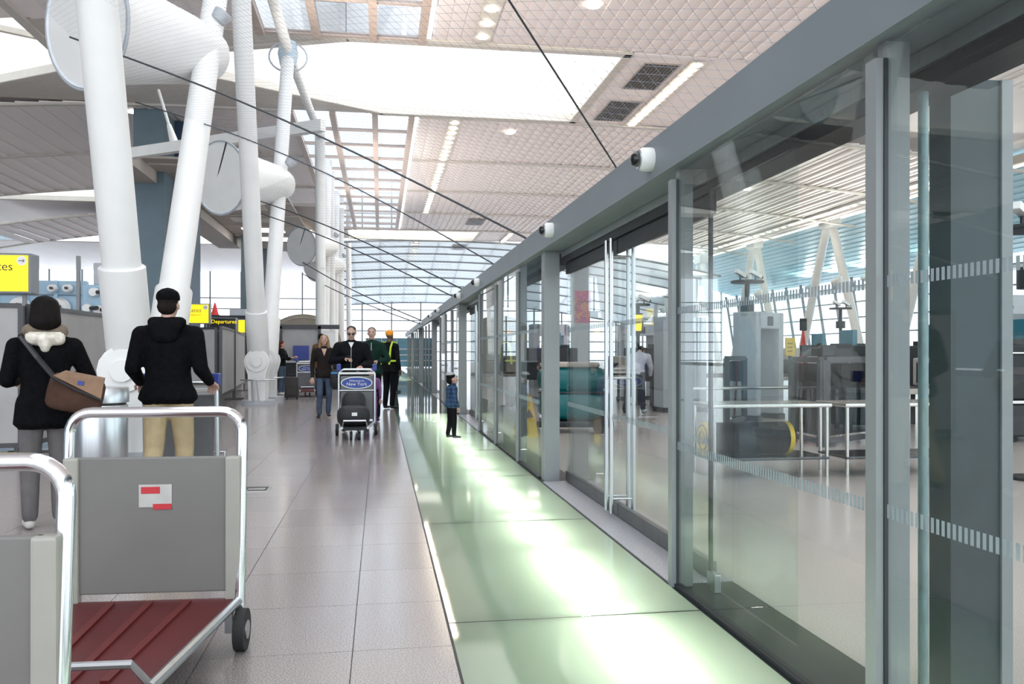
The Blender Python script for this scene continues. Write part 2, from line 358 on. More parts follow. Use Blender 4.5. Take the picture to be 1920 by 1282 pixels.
# ---- ceiling
ZC = 12.7
ceil = struct('ceiling')
def plank_mesh(name, L, W=1.0):
    m = MB(); n = 2; s = W/n
    for i in range(n):
        x = i*s
        m.hexa([(x, 0, 0), (x+s-.012, 0, .05), (x+s-.012, L, .05), (x, L, 0), (x, 0, .16), (x+s-.012, 0, .16), (x+s-.012, L, .16), (x, L, .16)])
    return m.mesh(name, CEIL)
ROWS = [(19.8, 30.45), (40.35, 49.5), (49.6, 58.85), (58.95, 68.2), (68.3, 77.4)]
def zoff(x): return -.0022*max(0, x-8)**2 - (.004*max(0, -8-x)**2)
cnt = 0
for (ya, yb) in ROWS:
    pmh = plank_mesh('ceiling_plank', yb-ya)
    xs = [1.9+i for i in range(32)]+[-5.2-i for i in range(26)]
    for x in xs:
        if ya < 25 and (x < -22): continue
        if 58 < ya < 60 and x < -17.5: continue
        o = link('ceiling_plank', pmh, ceil, (x, ya, ZC+zoff(x))); cnt += 1
def deck(x0, x1, y0, y1, z=ZC+.2): MB().box(x0, x1, y0, y1, z, z+.1).obj('roof_deck', CEIL, ceil)
for (ya, yb) in ((-8, 30.6), (40.2, 77.6)):
    deck(1.5, 37, ya, yb); deck(-45 if ya < 0 else -17, -4.2, ya, 26 if ya < 0 else yb)
deck(-12, -4.2, 26, 30.6); deck(-45, -17, 40.2, 60.5); deck(-45, -17, 66.8, 77.6); deck(-45, -12, 77.6, 84.5)
deck(9.5, 37, 30.6, 40.2); deck(9.5, 37, 77.6, 84.5)
def slab(poly, z0=ZC, z1=ZC+.12, name='ceiling_soffit', mat=CREAM): MB().prism(poly, z0, z1).obj(name, mat, ceil)
slab([(-1.2, 30.6), (-10.2, 34.1), (-12, 34.1), (-12, 30.6)]); slab([(0, 40.2), (-10.2, 34.1), (-12, 34.1), (-12, 40.2)])
slab([(-12, 35.8), (-16, 38.4), (-26, 40.2), (-12, 40.2)]); slab([(9.5, 30.6), (37, 30.6), (37, 40.2), (9.5, 40.2)], ZC-.02, ZC+.1, mat=CEIL)
slab([(-45, 26), (-30, 26), (-30, 40.2), (-45, 40.2)])
slab([(9.5, 77.6), (37, 77.6), (37, 84.5), (9.5, 84.5)], mat=CEIL); slab([(-4, 77.6), (-8, 81), (-4, 84.5), (-3, 84.5), (-3, 77.6)])
def well(poly, closed_edges, hgt=3.8):
    n = len(poly); cx = sum(p[0] for p in poly)/n; cy = sum(p[1] for p in poly)/n
    for i in range(n):
        a = Vector((*poly[i], 0)); c = Vector((*poly[(i+1) % n], 0)); d = (c-a).normalized(); nrm = Vector((-d.y, d.x, 0))
        if nrm.dot(Vector((cx, cy, 0))-a) < 0: nrm = -nrm
        m = MB(); m.hexa([a+Vector((0, 0, ZC+.05)), c+Vector((0, 0, ZC+.05)), c-nrm*.1+Vector((0, 0, ZC+.05)), a-nrm*.1+Vector((0, 0, ZC+.05)),
                          a+Vector((0, 0, ZC+hgt)), c+Vector((0, 0, ZC+hgt)), c-nrm*.1+Vector((0, 0, ZC+hgt)), a-nrm*.1+Vector((0, 0, ZC+hgt))])
        m.obj('skylight_well_wall', WELL, ceil)
        f = MB(); z = Vector((0, 0, ZC))
        f.beam(a+nrm*.12+z+Vector((0, 0, -.02)), c+nrm*.12+z+Vector((0, 0, -.02)), .34, .10); f.beam(a+nrm*.28+z+Vector((0, 0, .12)), c+nrm*.28+z+Vector((0, 0, .12)), .06, .34)
        f.obj('skylight_trim', CREAM, ceil)
        MB().cyl(a+nrm*.13+z+Vector((0, 0, .12)), c+nrm*.13+z+Vector((0, 0, .12)), .035, n=6).obj('cove_lamp', COVE, ceil)
well([(0, 40.2), (9.5, 40.2), (9.5, 30.6), (-1.2, 30.6), (-10.2, 34.1)], None)
well([(-12, 26), (-12, 35.8), (-16, 38.4), (-30, 40.2), (-30, 26)], None)
well([(-2.5, 84.5), (9.5, 84.5), (9.5, 77.6), (-2.5, 77.6), (-5.5, 81)], None, 3)
well([(-17, 60.5), (-17, 66.8), (-45, 66.8), (-45, 60.5)], None, 2.5)
# cross ribs
for y in (19.75, 40.28, 49.55, 58.9, 68.25, 77.5):
    for x0, x1 in ((1.85, 36), (-45, -4.2)):
        r = MB(); n = 16
        for i in range(n):
            xa = x0+(x1-x0)*i/n; xb = x0+(x1-x0)*(i+1)/n
            r.beam((xa, y, ZC+zoff(xa)-.03), (xb, y, ZC+zoff(xb)-.03), .28, .1)
        r.obj('ceiling_rib', CREAM, ceil)
# truss bars seen in the left opening
for k, (a, c) in enumerate((((-30, 29, 13.9), (-12, 31, 13.9)), ((-30, 33, 13.9), (-12, 33.5, 13.9)), ((-22, 26, 13.9), (-17, 38, 13.9)), ((-28, 27, 13.9), (-13, 36, 13.9)))):
    MB().beam(a, c, .22, .22).obj('truss_bar', CREAM, ceil)
# glazed ridge
for (ya, yb) in ((-8, 30.6), (40.2, 77.6)):
    m = MB()
    for x in (-4.2, -2.25, -.25, 1.5): m.box(x-.14, x+.14, ya, yb, ZC-.15, ZC+.15)
    m.obj('ridge_rail', RAIL, ceil)
    y = yb-.1
    while y > ya+.5:
        MB().box(-4.2, 1.5, y-.07, y+.07, ZC-.05, ZC+.1).obj('ridge_crossbar', RAIL, ceil)
        y2 = max(y-3.1, ya)
        for xa, xb in ((-4.06, -2.39), (-2.11, -.39), (-.11, 1.36)):
            if y > 18: MB().box(xa, xb, y2+.07, y-.07, ZC+.02, ZC+.04).obj('ridge_pane', GLASS2, ceil)
        y -= 3.1
    yy = yb-.3
    while yy > max(ya, 8):
        MB().box(1.66, 1.82, yy-2.7, yy, ZC-.02, ZC+.03).obj('slit_light', SLIT, ceil); yy -= 3.1
# ductwork above the ridge glazing
MB().cyl((-3.2, 29.9, 14.0), (-1.2, 29.9, 14.0), .35, n=16).obj('duct', LGREY, ceil, True)
MB().box(-4.2, 1.4, 27.6, 28.4, 13.6, 14.3).obj('duct', LGREY, ceil)
# far roof sloping down to the end facade
fr = []
for k in range(9):
    t0, t1 = k/8, (k+1)/8; y0, y1 = 84.5+28*t0, 84.5+28*t1
    z0, z1 = ZC-4.6*t0**1.6, ZC-4.6*min(1, t1)**1.6
    if k < 8:
        m = MB(); n = 14; x0, x1 = -6, 36
        for i in range(n):
            xa = x0+(x1-x0)*i/n; xb = x0+(x1-x0)*(i+1)/n; q = lambda x: -.0035*(x-6)**2
            m.hexa([(xa, y0, z0+q(xa)), (xb, y0, z0+q(xb)), (xb, y1, z1+q(xb)), (xa, y1, z1+q(xa)), (xa, y0, z0+q(xa)+.1), (xb, y0, z0+q(xb)+.1), (xb, y1, z1+q(xb)+.1), (xa, y1, z1+q(xa)+.1)])
        m.obj('far_roof_panel', ROOFT, ceil)
    m = MB(); n = 14
    for i in range(n):
        xa = -6+42*i/n; xb = -6+42*(i+1)/n; q = lambda x: -.0035*(x-6)**2
        m.beam((xa, y0, z0+q(xa)-.08), (xb, y0, z0+q(xb)-.08), .2, .14)
    m.obj('far_roof_rib', STEELG if k == 8 else POSTG, ceil)
deck(-45, -6, 84.5, 113, 11.8)
# ---- outer walls and window walls
wl = struct('wall_left'); MB().box(-45.2, -45, -8, 112, 0, 17).obj('wall_panel', SLATE, wl)
def window_wall(name, p0, p1, z0, z1, nx, zs, lean=0.):
    s = struct(name); p0 = Vector((*p0, 0)); p1 = Vector((*p1, 0)); d = p1-p0; nrm = Vector((-d.y, d.x, 0)).normalized()
    m = MB()
    for i in range(nx+1):
        a = p0+d*i/nx; m.beam(a+Vector((0, 0, z0)), a+nrm*lean+Vector((0, 0, z1)), .18, .25)
    m.obj('mullion', POSTG, s)
    m = MB()
    for z in zs: t = (z-z0)/(z1-z0); m.beam(p0+nrm*lean*t+Vector((0, 0, z)), p1+nrm*lean*t+Vector((0, 0, z)), .12, .14)
    m.obj('transom', POSTG, s)
    for i in range(nx):
        a = p0+d*i/nx; c = p0+d*(i+1)/nx
        MB().add([a+Vector((0, 0, z0)), c+Vector((0, 0, z0)), c+nrm*lean+Vector((0, 0, z1)), a+nrm*lean+Vector((0, 0, z1))], [(0, 1, 2, 3)]).obj('window_pane', GLASS2, s)
    return s
window_wall('window_1', (-45, 112.5), (48, 112.5), 0, 11.9, 24, (0.2, 1.4, 2.8, 4.2, 5.6, 7.0, 8.4))
window_wall('window_2', (50, 112), (50, 20), 0, 9.2, 26, (.2, 1.8, 3.4, 5.0, 6.6, 8.2), lean=-1.5)
rr = struct('ceiling_outer')
NB = 16
for k in range(NB):
    xa, xb = 36.4+13.6*k/NB, 36.4+13.6*(k+1)/NB; za, zb = 12.3-3.1*(k/NB)**1.2, 12.3-3.1*((k+1)/NB)**1.2
    MB().hexa([(xa, 20, za), (xb, 20, zb+.05), (xb, 112, zb+.05), (xa, 112, za), (xa, 20, za+.2), (xb, 20, zb+.2), (xb, 112, zb+.2), (xa, 112, za+.2)]).obj('outer_roof_plank', ROOFB, rr)
MB().box(35.6, 36.4, 20, 112, 12.0, 12.5).obj('valley_gutter', CREAM, rr)
MB().box(35.9, 36.1, 20, 112, 11.9, 12.0).obj('valley_lamp', COVE, rr)

# ================================================================ LARGE THINGS ON THE LEFT
CX = -3.05
def column(y_base, top, label, detail=True, r=.22, group='white raking tree columns'):
    t = thing('raking_column', label, 'column', (CX, y_base, 0), group=group)
    T = Vector(top)-Vector((CX, y_base, 0)); K = Vector((0, 0, 1.08)); d = (T-K).normalized()
    MB().cyl(K+d*.15, T, r, r*.95, n=32).obj('shaft', WHITEP, t, True)
    MB().cyl((0, 0, 0), (0, 0, .1), .42, n=32).obj('base_plate', LGREY, t, True)
    if detail:
        MB().lathe([(r+.045, 0), (r+.05, .02), (r+.045, 1.25), (r+.02, 1.27), (r, 1.27)], 32, Matrix.Translation(K+d*.05)@d.to_track_quat('Z', 'Y').to_matrix().to_4x4()).obj('sleeve', WHITEP, t, True)
        # knuckle: two cheeks with a round pin between them
        for s in (-1, 1):
            poly = [(-.20, .1), (.20, .1), (.22, .75)]+[(.31*math.cos(a), 1.08+.31*math.sin(a)) for a in [(-20+i*22)*PI/180 for i in range(11)]]+[(-.22, .75)]
            MB().prism(poly, s*.25, s*.33, f=lambda p, q: Vector((p[0], q, p[1]))).obj('cheek_plate', WHITEP, t)
        hub = MB().cyl((0, -.37, 1.08), (0, .37, 1.08), .26, n=32).obj('pin_hub', WHITEP, t, True)
        MB().cyl((0, -.42, 1.08), (0, .42, 1.08), .13, n=24).obj('pin_cap', WHITEP, hub, True)
        MB().prism([(-.17, .1), (.17, .1), (.17, .9), (-.17, .9)], -.26, .26, f=lambda p, q: Vector((p[0], q, p[1]))).obj('tongue', WHITEP, t)
        g = MB(); g.tube([(.42*math.cos(a), -.05+.52*math.sin(a), .62) for a in [PI+PI*i/12 for i in range(13)]], .018, 8); g.cyl((.02, -.5, .62), (.06, -.42, .1), .014, n=8); g.cyl((-.08, -.5, .6), (-.08, -.42, .1), .03, n=8)
        g.obj('guard_rail', ALU, t, True)
    return t
column(10.95, (CX, 9.05, 7.0), 'white raking column nearest, leaning to the camera beside the litter bin')
column(12.45, (CX, 18.3, 11.6), 'white raking column behind the man in the black cap')
column(21.87, (CX, 18.35, 11.6), 'white raking column right of the grey folding partition')
column(23.6, (CX, 28.7, 11.3), 'white raking column leaning away with the ringed cap at top')
column(44.4, (CX, 43.6, 12.5), 'slim white column behind the brown-jacketed man', False, .27)
column(46.6, (CX, 49.8, 12.5), 'slim white column just behind the woman in jeans', False, .27)
column(53.5, (CX, 52.6, 12.5), 'slim white column seen over the phone man, left one', False, .27)
column(56.5, (CX, 59.4, 12.5), 'slim white column seen over the phone man, right one', False, .27)
column(67.0, (CX, 65.8, 12.5), 'far white column above the green fleece man', False, .27)
column(84.0, (CX, 82.6, 12.0), 'farthest white column near the end facade', False, .27)
# ridge strut with a ringed node
t = thing('ridge_strut', 'white tubular strut under roof with round ring at its node', 'strut', (CX, 28.7, 11.3))
m = MB(); m.cyl((0, 0, .1), (0, 15.6, 1.1), .17, n=20); m.cyl((0, 0, .1), (0, -10, .3), .17, n=20); m.obj('tube', WHITEP, t, True)
MB().lathe([(.0, -.45), (.26, -.4), (.34, 0), (.26, .4), (.0, .5)], 24, Matrix.Translation((0, 0, 0))).obj('node_cap', pm('node_grey', (.45, .55, .62), .4, var=.05), t, True)
MB().tube([(.62*math.cos(a), 0, -.1+.5*math.sin(a)) for a in [2*PI*i/28 for i in range(28)]], .03, 8, closed=True).obj('ring', LGREY, t, True)
# horizontal tie beam with hanger
t = thing('tie_beam', 'white level beam tying the columns together high up', 'beam', (CX, 18.3*1.45, 0))
a_, b_ = gz(245, 288, 9.6), gz(606, 235, 9.6); O = Vector(t.location)
MB().beam(a_-O, b_-O, .3, .42).obj('beam_tube', WHITEP, t)
hp = gz(328, 272, 9.7); hq = gy(297, 168, hp.y)
MB().cyl(hp-O, hq-O, .06, n=10).obj('hanger_rod', WHITEP, t, True)
dv = (hq-hp).normalized(); MB().cyl(hp-O-dv*.1, hp-O+dv*.85, .2, .09, n=12).obj('rod_socket', WHITEP, t, True)
# projector lamps on the columns
AXV = Vector((-.60, -.77, -.10)).normalized()
def projector(loc, label, scale=1.0):
    t = thing('projector_lamp', label, 'lamp', loc, group='white projector lamps on the columns')
    q = AXV.to_track_quat('Z', 'Y').to_matrix().to_4x4()
    S = Matrix.Scale(scale, 4)
    prof = [(.02, -.62), (.22, -.58), (.40, -.42), (.52, -.15), (.60, .2), (.70, .8), (.84, 1.5), (.97, 2.05), (1.02, 2.12), (1.0, 2.16)]
    MB().lathe(prof, 40, q@S).obj('body', WHITEP, t, True)
    dish = [(1.0, 2.17), (.8, 2.10), (.5, 2.02), (.2, 1.98), (.02, 1.97)]
    d = MB(); M = q@S; n = 40
    for r, z in dish:
        for i in range(n): a = 2*PI*i/n; d.v.append(tuple(M@Vector((r*math.cos(a), r*math.sin(a), z+(.007 if i % 2 else 0)))))
    for j in range(len(dish)-1):
        for i in range(n): d.f.append((j*n+i, j*n+(i+1) % n, (j+1)*n+(i+1) % n, (j+1)*n+i)); d.m.append(0)
    d.obj('reflector_dish', pm('dish_white', (.74, .80, .84), .3, var=.03), t)
    MB().lathe([(.05, 0), (.14, .05), (.17, .22), (.16, .24)], 20, Matrix.Translation((.35, 0, .55))@Matrix.Rotation(.6, 4, 'Y')).obj('added_uplight_head', LGREY, t, True)
    l = bpy.data.lights.new('uplight', 'SPOT'); l.energy = 2200; l.spot_size = 2.4; l.spot_blend = .8; l.color = (1, .93, .86); l.shadow_soft_size = .15  # spot and its small head are added to brighten the right-hand ceiling
    lo = link('uplight', l, t, (.52, 0, .85)); lo.rotation_euler = (-Vector((.8, 0, .6))).to_track_quat('Z', 'Y').to_euler()
    r = MB(); r.tube([M@Vector((1.03*math.cos(a), 1.03*math.sin(a), 2.15)) for a in [2*PI*i/40 for i in range(40)]], .025, 8, closed=True)
    r.obj('rim', LGREY, t, True)
    f = MB()
    for a in (.9, 1.5): f.tube([M@Vector((1.02*math.cos(1.2), 1.02*math.sin(1.2), 2.17)), M@Vector((.12*math.cos(a+1.2), .12*math.sin(a+1.2), 2.14))], .022, 6)
    f.obj('stay_frame', CHARC, t, True)
    return t
projector((CX-.25, 15.8, 6.75), 'large white projector lamp, nearest, high up at top left')
projector((CX-.1, 26.2, 6.45), 'white projector lamp between the second pair of columns')
projector((CX+.2, 47.4, 7.2), 'small distant white projector lamp beside the slim columns')
projector((CX+.2, 57.5, 7.2), 'farthest white projector lamp half hidden by slim columns')

# safety nets and their cables
def net(name, label, P00, P10, P01, P11, sp, rad, segs=6):
    """bilinear sheet, u: 0 left .. 1 right, v: 0 near .. 1 far; two diagonal wire families"""
    P = [Vector(p) for p in (P00, P10, P01, P11)]
    W = ((P[1]-P[0]).length+(P[3]-P[2]).length)/2; L = ((P[2]-P[0]).length+(P[3]-P[1]).length)/2
    def S(x, y):
        u, v = x/W, y/L
        z = (P[0]*(1-u)+P[1]*u)*(1-v)+(P[2]*(1-u)+P[3]*u)*v
        return z+Vector((0, 0, .2*math.sin(PI*u)))
    m = MB()
    for sg in (1, -1):
        c = -W if sg == 1 else 0
        end = L if sg == 1 else L+W
        while c < end:
            # line y = c + sg*x (sg=1) or y = c - x
            pts = []
            x0, x1 = 0, W
            if sg == 1: x0 = max(0, -c); x1 = min(W, L-c)
            else: x0 = max(0, c-L); x1 = min(W, c)
            if x1-x0 > .05:
                k = max(2, int(segs*(x1-x0)/W)+1)
                for i in range(k+1): x = x0+(x1-x0)*i/k; pts.append(S(x, c+sg*x))
                m.tube(pts, rad, 3)
            c += sp*1.414
    t = thing(name, label, 'net', P[0], group='safety nets over the concourse')
    m.v = [tuple(Vector(v)-P[0]) for v in m.v]
    o = m.obj('wire_mesh', WIRE, t); o['kind'] = 'stuff'
    return t, S, W, L
net('safety_net', 'fine wire safety net stretched from columns to glass wall overhead', (-4.2, -.5, 5.6), (1.62, -3.2, 2.56), (-4.2, 15.3, 5.65), (1.62, 11.8, 2.56), .085, .0010)
net('safety_net', 'wire net rising from second cable pair to the roof beyond', (-4.2, 24.8, 5.9), (1.62, 17.0, 2.56), (-5, 38, 12.2), (1.2, 39.5, 12.2), .17, .0018)
net('safety_net', 'distant wire net strip beside the far slim columns', (-4.2, 46, 6.2), (1.62, 34.0, 2.56), (-4.2, 60, 12), (1.2, 62, 12), .4, .004)
def cable(pts, r, label):
    m = MB().tube(pts, r, 6)
    o = m.obj('net_cable', CABLE, None, True); tag(o, label, 'cable', 'net edge cables'); return o
def sagc(a, b, s, n=12):
    a, b = Vector(a), Vector(b); return [a.lerp(b, i/n)-Vector((0, 0, s*math.sin(PI*i/n))) for i in range(n+1)]
cable(sagc((-4.2, 12.2, 5.62), (1.6, 9.1, 2.57), -.14), .012, 'dark upper net cable running from first projector lamp to wall beam')
cable(sagc((-4.2, 15.3, 5.65), (1.6, 11.8, 2.57), -.24), .010, 'lower edge cable of the overhead net, just below upper one')
cable(sagc((-4.2, -2.4, 5.62), (1.6, 5.53, 2.57), -.1), .006, 'net cable reaching the wall beam beside nearest dome camera')
cable(sagc((-4.2, 24.8, 5.9), (1.6, 16.5, 2.57), -.15), .016, 'upper cable of the distant pair from second projector lamp')
cable(sagc((-4.2, 25.2, 5.6), (1.6, 18.7, 2.57), -.15), .016, 'lower cable of the distant pair from second projector lamp')
cable(sagc((-4.2, 46, 6.2), (1.6, 33, 2.57), .15), .025, 'far net cable from third projector lamp to the wall')
cable(sagc((-4.2, 46.5, 5.6), (1.6, 36, 2.57), .15), .025, 'lowest far net cable from third projector lamp to wall')
# dome cameras on the wall beam
def dome(y, label):
    t = thing('dome_camera', label, 'camera', (1.58, y, 2.436), group='dome cameras on the wall beam')
    M = Matrix.Rotation(-PI/2, 4, 'Y')
    MB().lathe([(.068, 0), (.07, .01), (.068, .06), (.055, .08), (.05, .082)], 28, M).obj('housing', WHITEP, t, True)
    MB().lathe([(.048, .08), (.046, .098), (.036, .118), (.02, .128), (.004, .131)], 24, M).obj('dome_lens', pm('dome_black', (.01, .01, .012), .06, var=.2), t, True)
    MB().lathe([(.056, .074), (.056, .086), (.048, .09)], 24, M).obj('bezel', ALU, t, True)
for i, (y, l) in enumerate(((4.71, 'nearest'), (7.57, 'second nearest'), (13.4, 'third nearest'), (16.6, 'fourth nearest'), (22.6, 'fifth nearest'), (26.0, 'sixth nearest'), (32.0, 'farthest'))):
    dome(y, '%s white dome camera on the grey wall beam' % l)
# ceiling lamps
def light_track(x, ya, yb, n, label, two=False):
    t = thing('light_track', label, 'ceiling light', (x, ya, ZC+zoff(x)-.12), group='recessed lamp tracks in the ceiling')
    MB().box(-.32, .32, 0, yb-ya, .06, .12).obj('track_housing', CREAM, t)
    lm = MB().lathe([(.17, .05), (.17, .02), (.1, .0), (.02, 0)], 12).mesh('lamp', LAMPW)
    for i in range(n): link('lamp', lm, t, (0, (yb-ya)*(i+.5)/n, 0))
light_track(3.64, 20.5, 30.3, 8, 'double row of warm lamps in ceiling nearest the camera')
light_track(3.64, 40.5, 49.3, 9, 'row of warm lamps in ceiling just beyond the big skylight')
light_track(3.64, 49.8, 58.7, 9, 'second row of warm lamps beyond the big skylight')
light_track(3.64, 59.1, 68.0, 9, 'third row of warm lamps beyond the big skylight')
light_track(3.64, 85.2, 96.0, 8, 'far row of warm lamps past the second skylight')
light_track(12.3, 30.9, 40.0, 16, 'bright warm lamp strip beside the big skylight, right')
light_track(12.3, 77.9, 84.2, 8, 'small far warm lamp strip right of second skylight')
light_track(32.0, 44.5, 77.0, 26, 'long string of warm lamps over the screening hall')
light_track(32.0, 78.5, 108.0, 14, 'far continuation of lamp string over the screening hall')
for (x, y, l) in ((11.0, 37.9, 'dark air grille beside lamp strip, nearer'), (11.0, 33.0, 'dark air grille beside lamp strip, nearest the camera'), (8.2, 72.0, 'small air grille in the far ceiling'), (8.2, 88, 'tiny air grille past the far skylight')):
    t = thing('air_grille', l, 'vent', (x, y, ZC-.06), group='ceiling air grilles')
    MB().box(-.75, .75, -1.6, 1.6, .0, .04).obj('frame', TAUPE, t)
    s = MB()
    for i in range(9): s.box(-.68+.155*i, -.60+.155*i, -1.5, 1.5, -.03, 0)
    s.obj('slats', CHARC, t)['kind'] = 'stuff'
for i, (x, y) in enumerate(((6.9, 26.5), (6.6, 42.5), (-11.5, 41.4), (-15, 57), (-19, 70.5), (20, 40), (24, 52))):
    t = tag(MB().lathe([(.22, .02), (.22, -.02), (.02, -.02)], 16).obj('downlight', DOWNL, None, loc=(x, y, ZC+zoff(x)-.05)), ['round downlight in plank ceiling between nearest lamp row and wall beam', 'round downlight in right ceiling just beyond the big skylight', 'round downlight in left ceiling beside the first raking column', 'round downlight in left ceiling before the left cove', 'round downlight in left ceiling past the left cove', 'round downlight over screening hall behind glass, nearer', 'round downlight over screening hall behind glass, farther'][i], 'ceiling light', 'single downlights in the ceiling')

# left hall: dropped soffit, slate core walls, pale blue wall, arch
so = struct('trim_1')
p0, p1 = gz(250, 310, 9.2), gz(452, 466, 9.2)
MB().hexa([(p0.x-1.6, p0.y, 9.2), (p0.x, p0.y, 9.2), (p1.x, p1.y, 9.2), (p1.x-1.6, p1.y, 9.2), (p0.x-1.6, p0.y, 9.9), (p0.x, p0.y, 9.9), (p1.x, p1.y, 9.9), (p1.x-1.6, p1.y, 9.9)]).obj('soffit_box', TAUPE, so)
MB().box(p0.x, -5.0, p0.y+1, p1.y+6, 9.75, 9.85).obj('dropped_ceiling', TAUPE, so)
for k in range(6):
    y = p0.y+2+4.6*k
    MB().box(p0.x, -5.0, y-.04, y+.04, 9.70, 9.76).obj('soffit_joint', CREAM, so)
for k in range(5): MB().box(p0.x+1.0, -6.6, p0.y+7.5+4.6*k, p0.y+9.3+4.6*k, 9.72, 9.748).obj('soffit_lamp', DOWNL if k in (3, 4) else CREAM, so)
core = struct('wall_core')
q0, q1 = gy(250, 300, 41), gy(308, 300, 41)
MB().box(q0.x, q1.x, 41, 46, 0, ZC).obj('core_wall', SLATE, core)
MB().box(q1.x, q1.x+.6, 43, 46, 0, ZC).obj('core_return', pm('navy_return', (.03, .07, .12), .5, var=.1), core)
q2, q3 = gy(470, 500, 70), gy(500, 500, 70)
MB().box(q2.x, q3.x, 70, 74, 0, ZC).obj('core_wall', SLATE, core)
q2, q3 = gy(452, 500, 62), gy(462, 500, 62)
MB().box(q2.x, q3.x, 62, 64, 0, ZC).obj('core_wall', SLATE, core)
# far dropped plank ceiling with strip lights (left of slim columns)
MB().box(-9.5, -3.6, 52, 66, 10.2, 10.4).obj('plank_soffit', TAUPE, so)
for i in range(4): MB().box(-6.9+.55*i, -6.6+.55*i, 52.5+3.2*i, 55.2+3.2*i, 10.12, 10.2).obj('soffit_lamp', DOWNL, so)
# arch behind the kiosks
A0 = gy(498, 640, 60); A1 = gy(640, 640, 60); hw = (A1.x-A0.x)/2; cxa = (A0.x+A1.x)/2
poly = [(-hw, 0), (hw, 0)]+[(hw*math.cos(a), 2.0+2.0*math.sin(a)) for a in [PI*i/24 for i in range(25)]]
t = thing('arched_wall', 'tan arched portal wall behind the yellow signs', 'wall', (cxa, 60, 0))
MB().prism(poly, -.2, .2, f=lambda p, q: Vector((p[0], q, p[1]))).obj('arch_panel', TAN, t)
MB().tube([(hw*.9*math.cos(a), -.22, 2.0+1.75*math.sin(a)) for a in [PI*i/24 for i in range(25)]], .05, 6).obj('arch_trim', TAUPE, t)
# pale blue wall with round lamp domes
B0, B1 = gy(-60, 600, 26), gy(160, 600, 26)
t = thing('blue_wall', 'pale blue panelled wall with round white spots behind the partitions', 'wall', (B0.x, 26, 0))
top = gy(100, 526, 26).z
MB().box(0, B1.x-B0.x, 0, .3, 0, top).obj('wall_body', BLUEW, t)
for i in range(5): x = (B1.x-B0.x)*i/4; MB().box(x-.05, x+.05, -.06, 0, 0, top).obj('pilaster', BLUEW, t)
MB().box(0, B1.x-B0.x, -.03, 0, gy(100, 553, 26).z-.02, gy(100, 553, 26).z+.02).obj('seam', SLATE, t)
for (px, py, r) in ((100, 541, .13), (128, 541, .13), (38, 574, .28), (112, 577, .3)):
    c = gy(px, py, 25.9)-Vector((B0.x, 26, 0)); s = MB().cyl(c, c-Vector((0, .2, 0)), r, r*.8, n=20).obj('spot_bezel', WHITEP, t, True)
    MB().cyl(c-Vector((-.03, .2, 0)), c-Vector((-.03, .3, 0)), r*.3, n=16).obj('spot_lens', BLACK, s, True)
C0, C1 = gy(152, 600, 22), gy(206, 600, 22); top = gy(170, 533, 22).z
t = thing('blue_cabinet', 'pale blue upright housing with white bullet camera left of columns', 'cabinet', (C0.x, 22, 0))
MB().bbox(0, C1.x-C0.x, 0, 1.0, 0, top, .05).obj('housing', BLUEW, t)
MB().box(-.1, -.02, -.05, .05, 0, gy(152, 480, 22).z).obj('edge_post', POSTG, t)
for px, py in ((165, 578), (185, 581), (177, 548)):
    c = gy(px, py, 21.95)-Vector((C0.x, 22, 0)); s = MB().cyl(c, c-Vector((0, .12, 0)), .12, .1, n=16).obj('spot_bezel', WHITEP, t, True)
    MB().cyl(c-Vector((-.1, .1, 0)), c-Vector((-.3, .3, 0)), .05, n=12).obj('camera_barrel', BLACK, s, True)
bx0 = gy(172, 510, 22)-Vector((C0.x, 22, 0)); MB().bbox(bx0.x, bx0.x+.7, .1, .8, top, top+.55, .03).obj('top_box', LGREY, t)

# partitions
def partition(name, a, b, z0, z1, label, fw=.06):
    a = Vector((a[0], a[1], 0)); b = Vector((b[0], b[1], 0)); t = thing(name, label, 'partition', a); d = b-a
    MB().beam(Vector((0, 0, (z0+z1)/2)), d+Vector((0, 0, (z0+z1)/2)), .03, z1-z0-.04).obj('panel', FABG, t)
    f = MB(); u = d.normalized()
    for p in (Vector(), d): f.beam(p+Vector((0, 0, z0)), p+Vector((0, 0, z1)), fw, fw, up=(0, 1, 0))
    for z in (z0, z1): f.beam(Vector((0, 0, z)), d+Vector((0, 0, z)), fw, fw)
    f.obj('frame', DKFR, t)
    g = MB()
    for p in (u*.05, d-u*.05): g.beam(p, p+Vector((0, 0, z0)), .05, .05, up=(0, 1, 0)); g.box(p.x-.25, p.x+.25, p.y-.03, p.y+.03, 0, .03)
    g.obj('feet', DKFR, t)
    return t
partition('folding_partition', gz(-90, 571, 1.9), gz(40, 573, 1.9), .12, 1.9, 'grey framed partition panel at left edge behind the woman')
partition('folding_partition', gz(52, 574, 1.9), gz(197, 592, 1.9), .12, 1.9, 'grey framed partition panel right of the dark-haired woman')
partition('folding_partition', gz(352, 616, 1.9), gz(405, 615, 1.9), .12, 1.9, 'grey partition panel right of the man in cap')
partition('folding_partition', gz(414, 613, 1.9), gz(438, 620, 1.9), .30, 1.9, 'angled grey partition leaf beside white column base, left half')
partition('folding_partition', gz(440, 621, 1.9), gz(458, 628, 1.9), .30, 1.9, 'angled grey partition leaf touching the white column, right half')
# litter bin
bc = gy(190, 800, 9.7)
t = thing('litter_bin', 'round brushed steel litter bin behind foreground cart', 'bin', (bc.x, 9.7, 0))
MB().lathe([(.265, 0), (.27, .01), (.27, .72), (.265, .73)], 36).obj('drum', ALU, t, True)
MB().lathe([(.25, .73), (.25, .755)], 36).obj('shadow_gap', BLACK, t)
MB().lathe([(.275, .755), (.28, .76), (.28, .91), (.27, .925), (.18, .925)], 36).obj('lid', ALU, t, True)

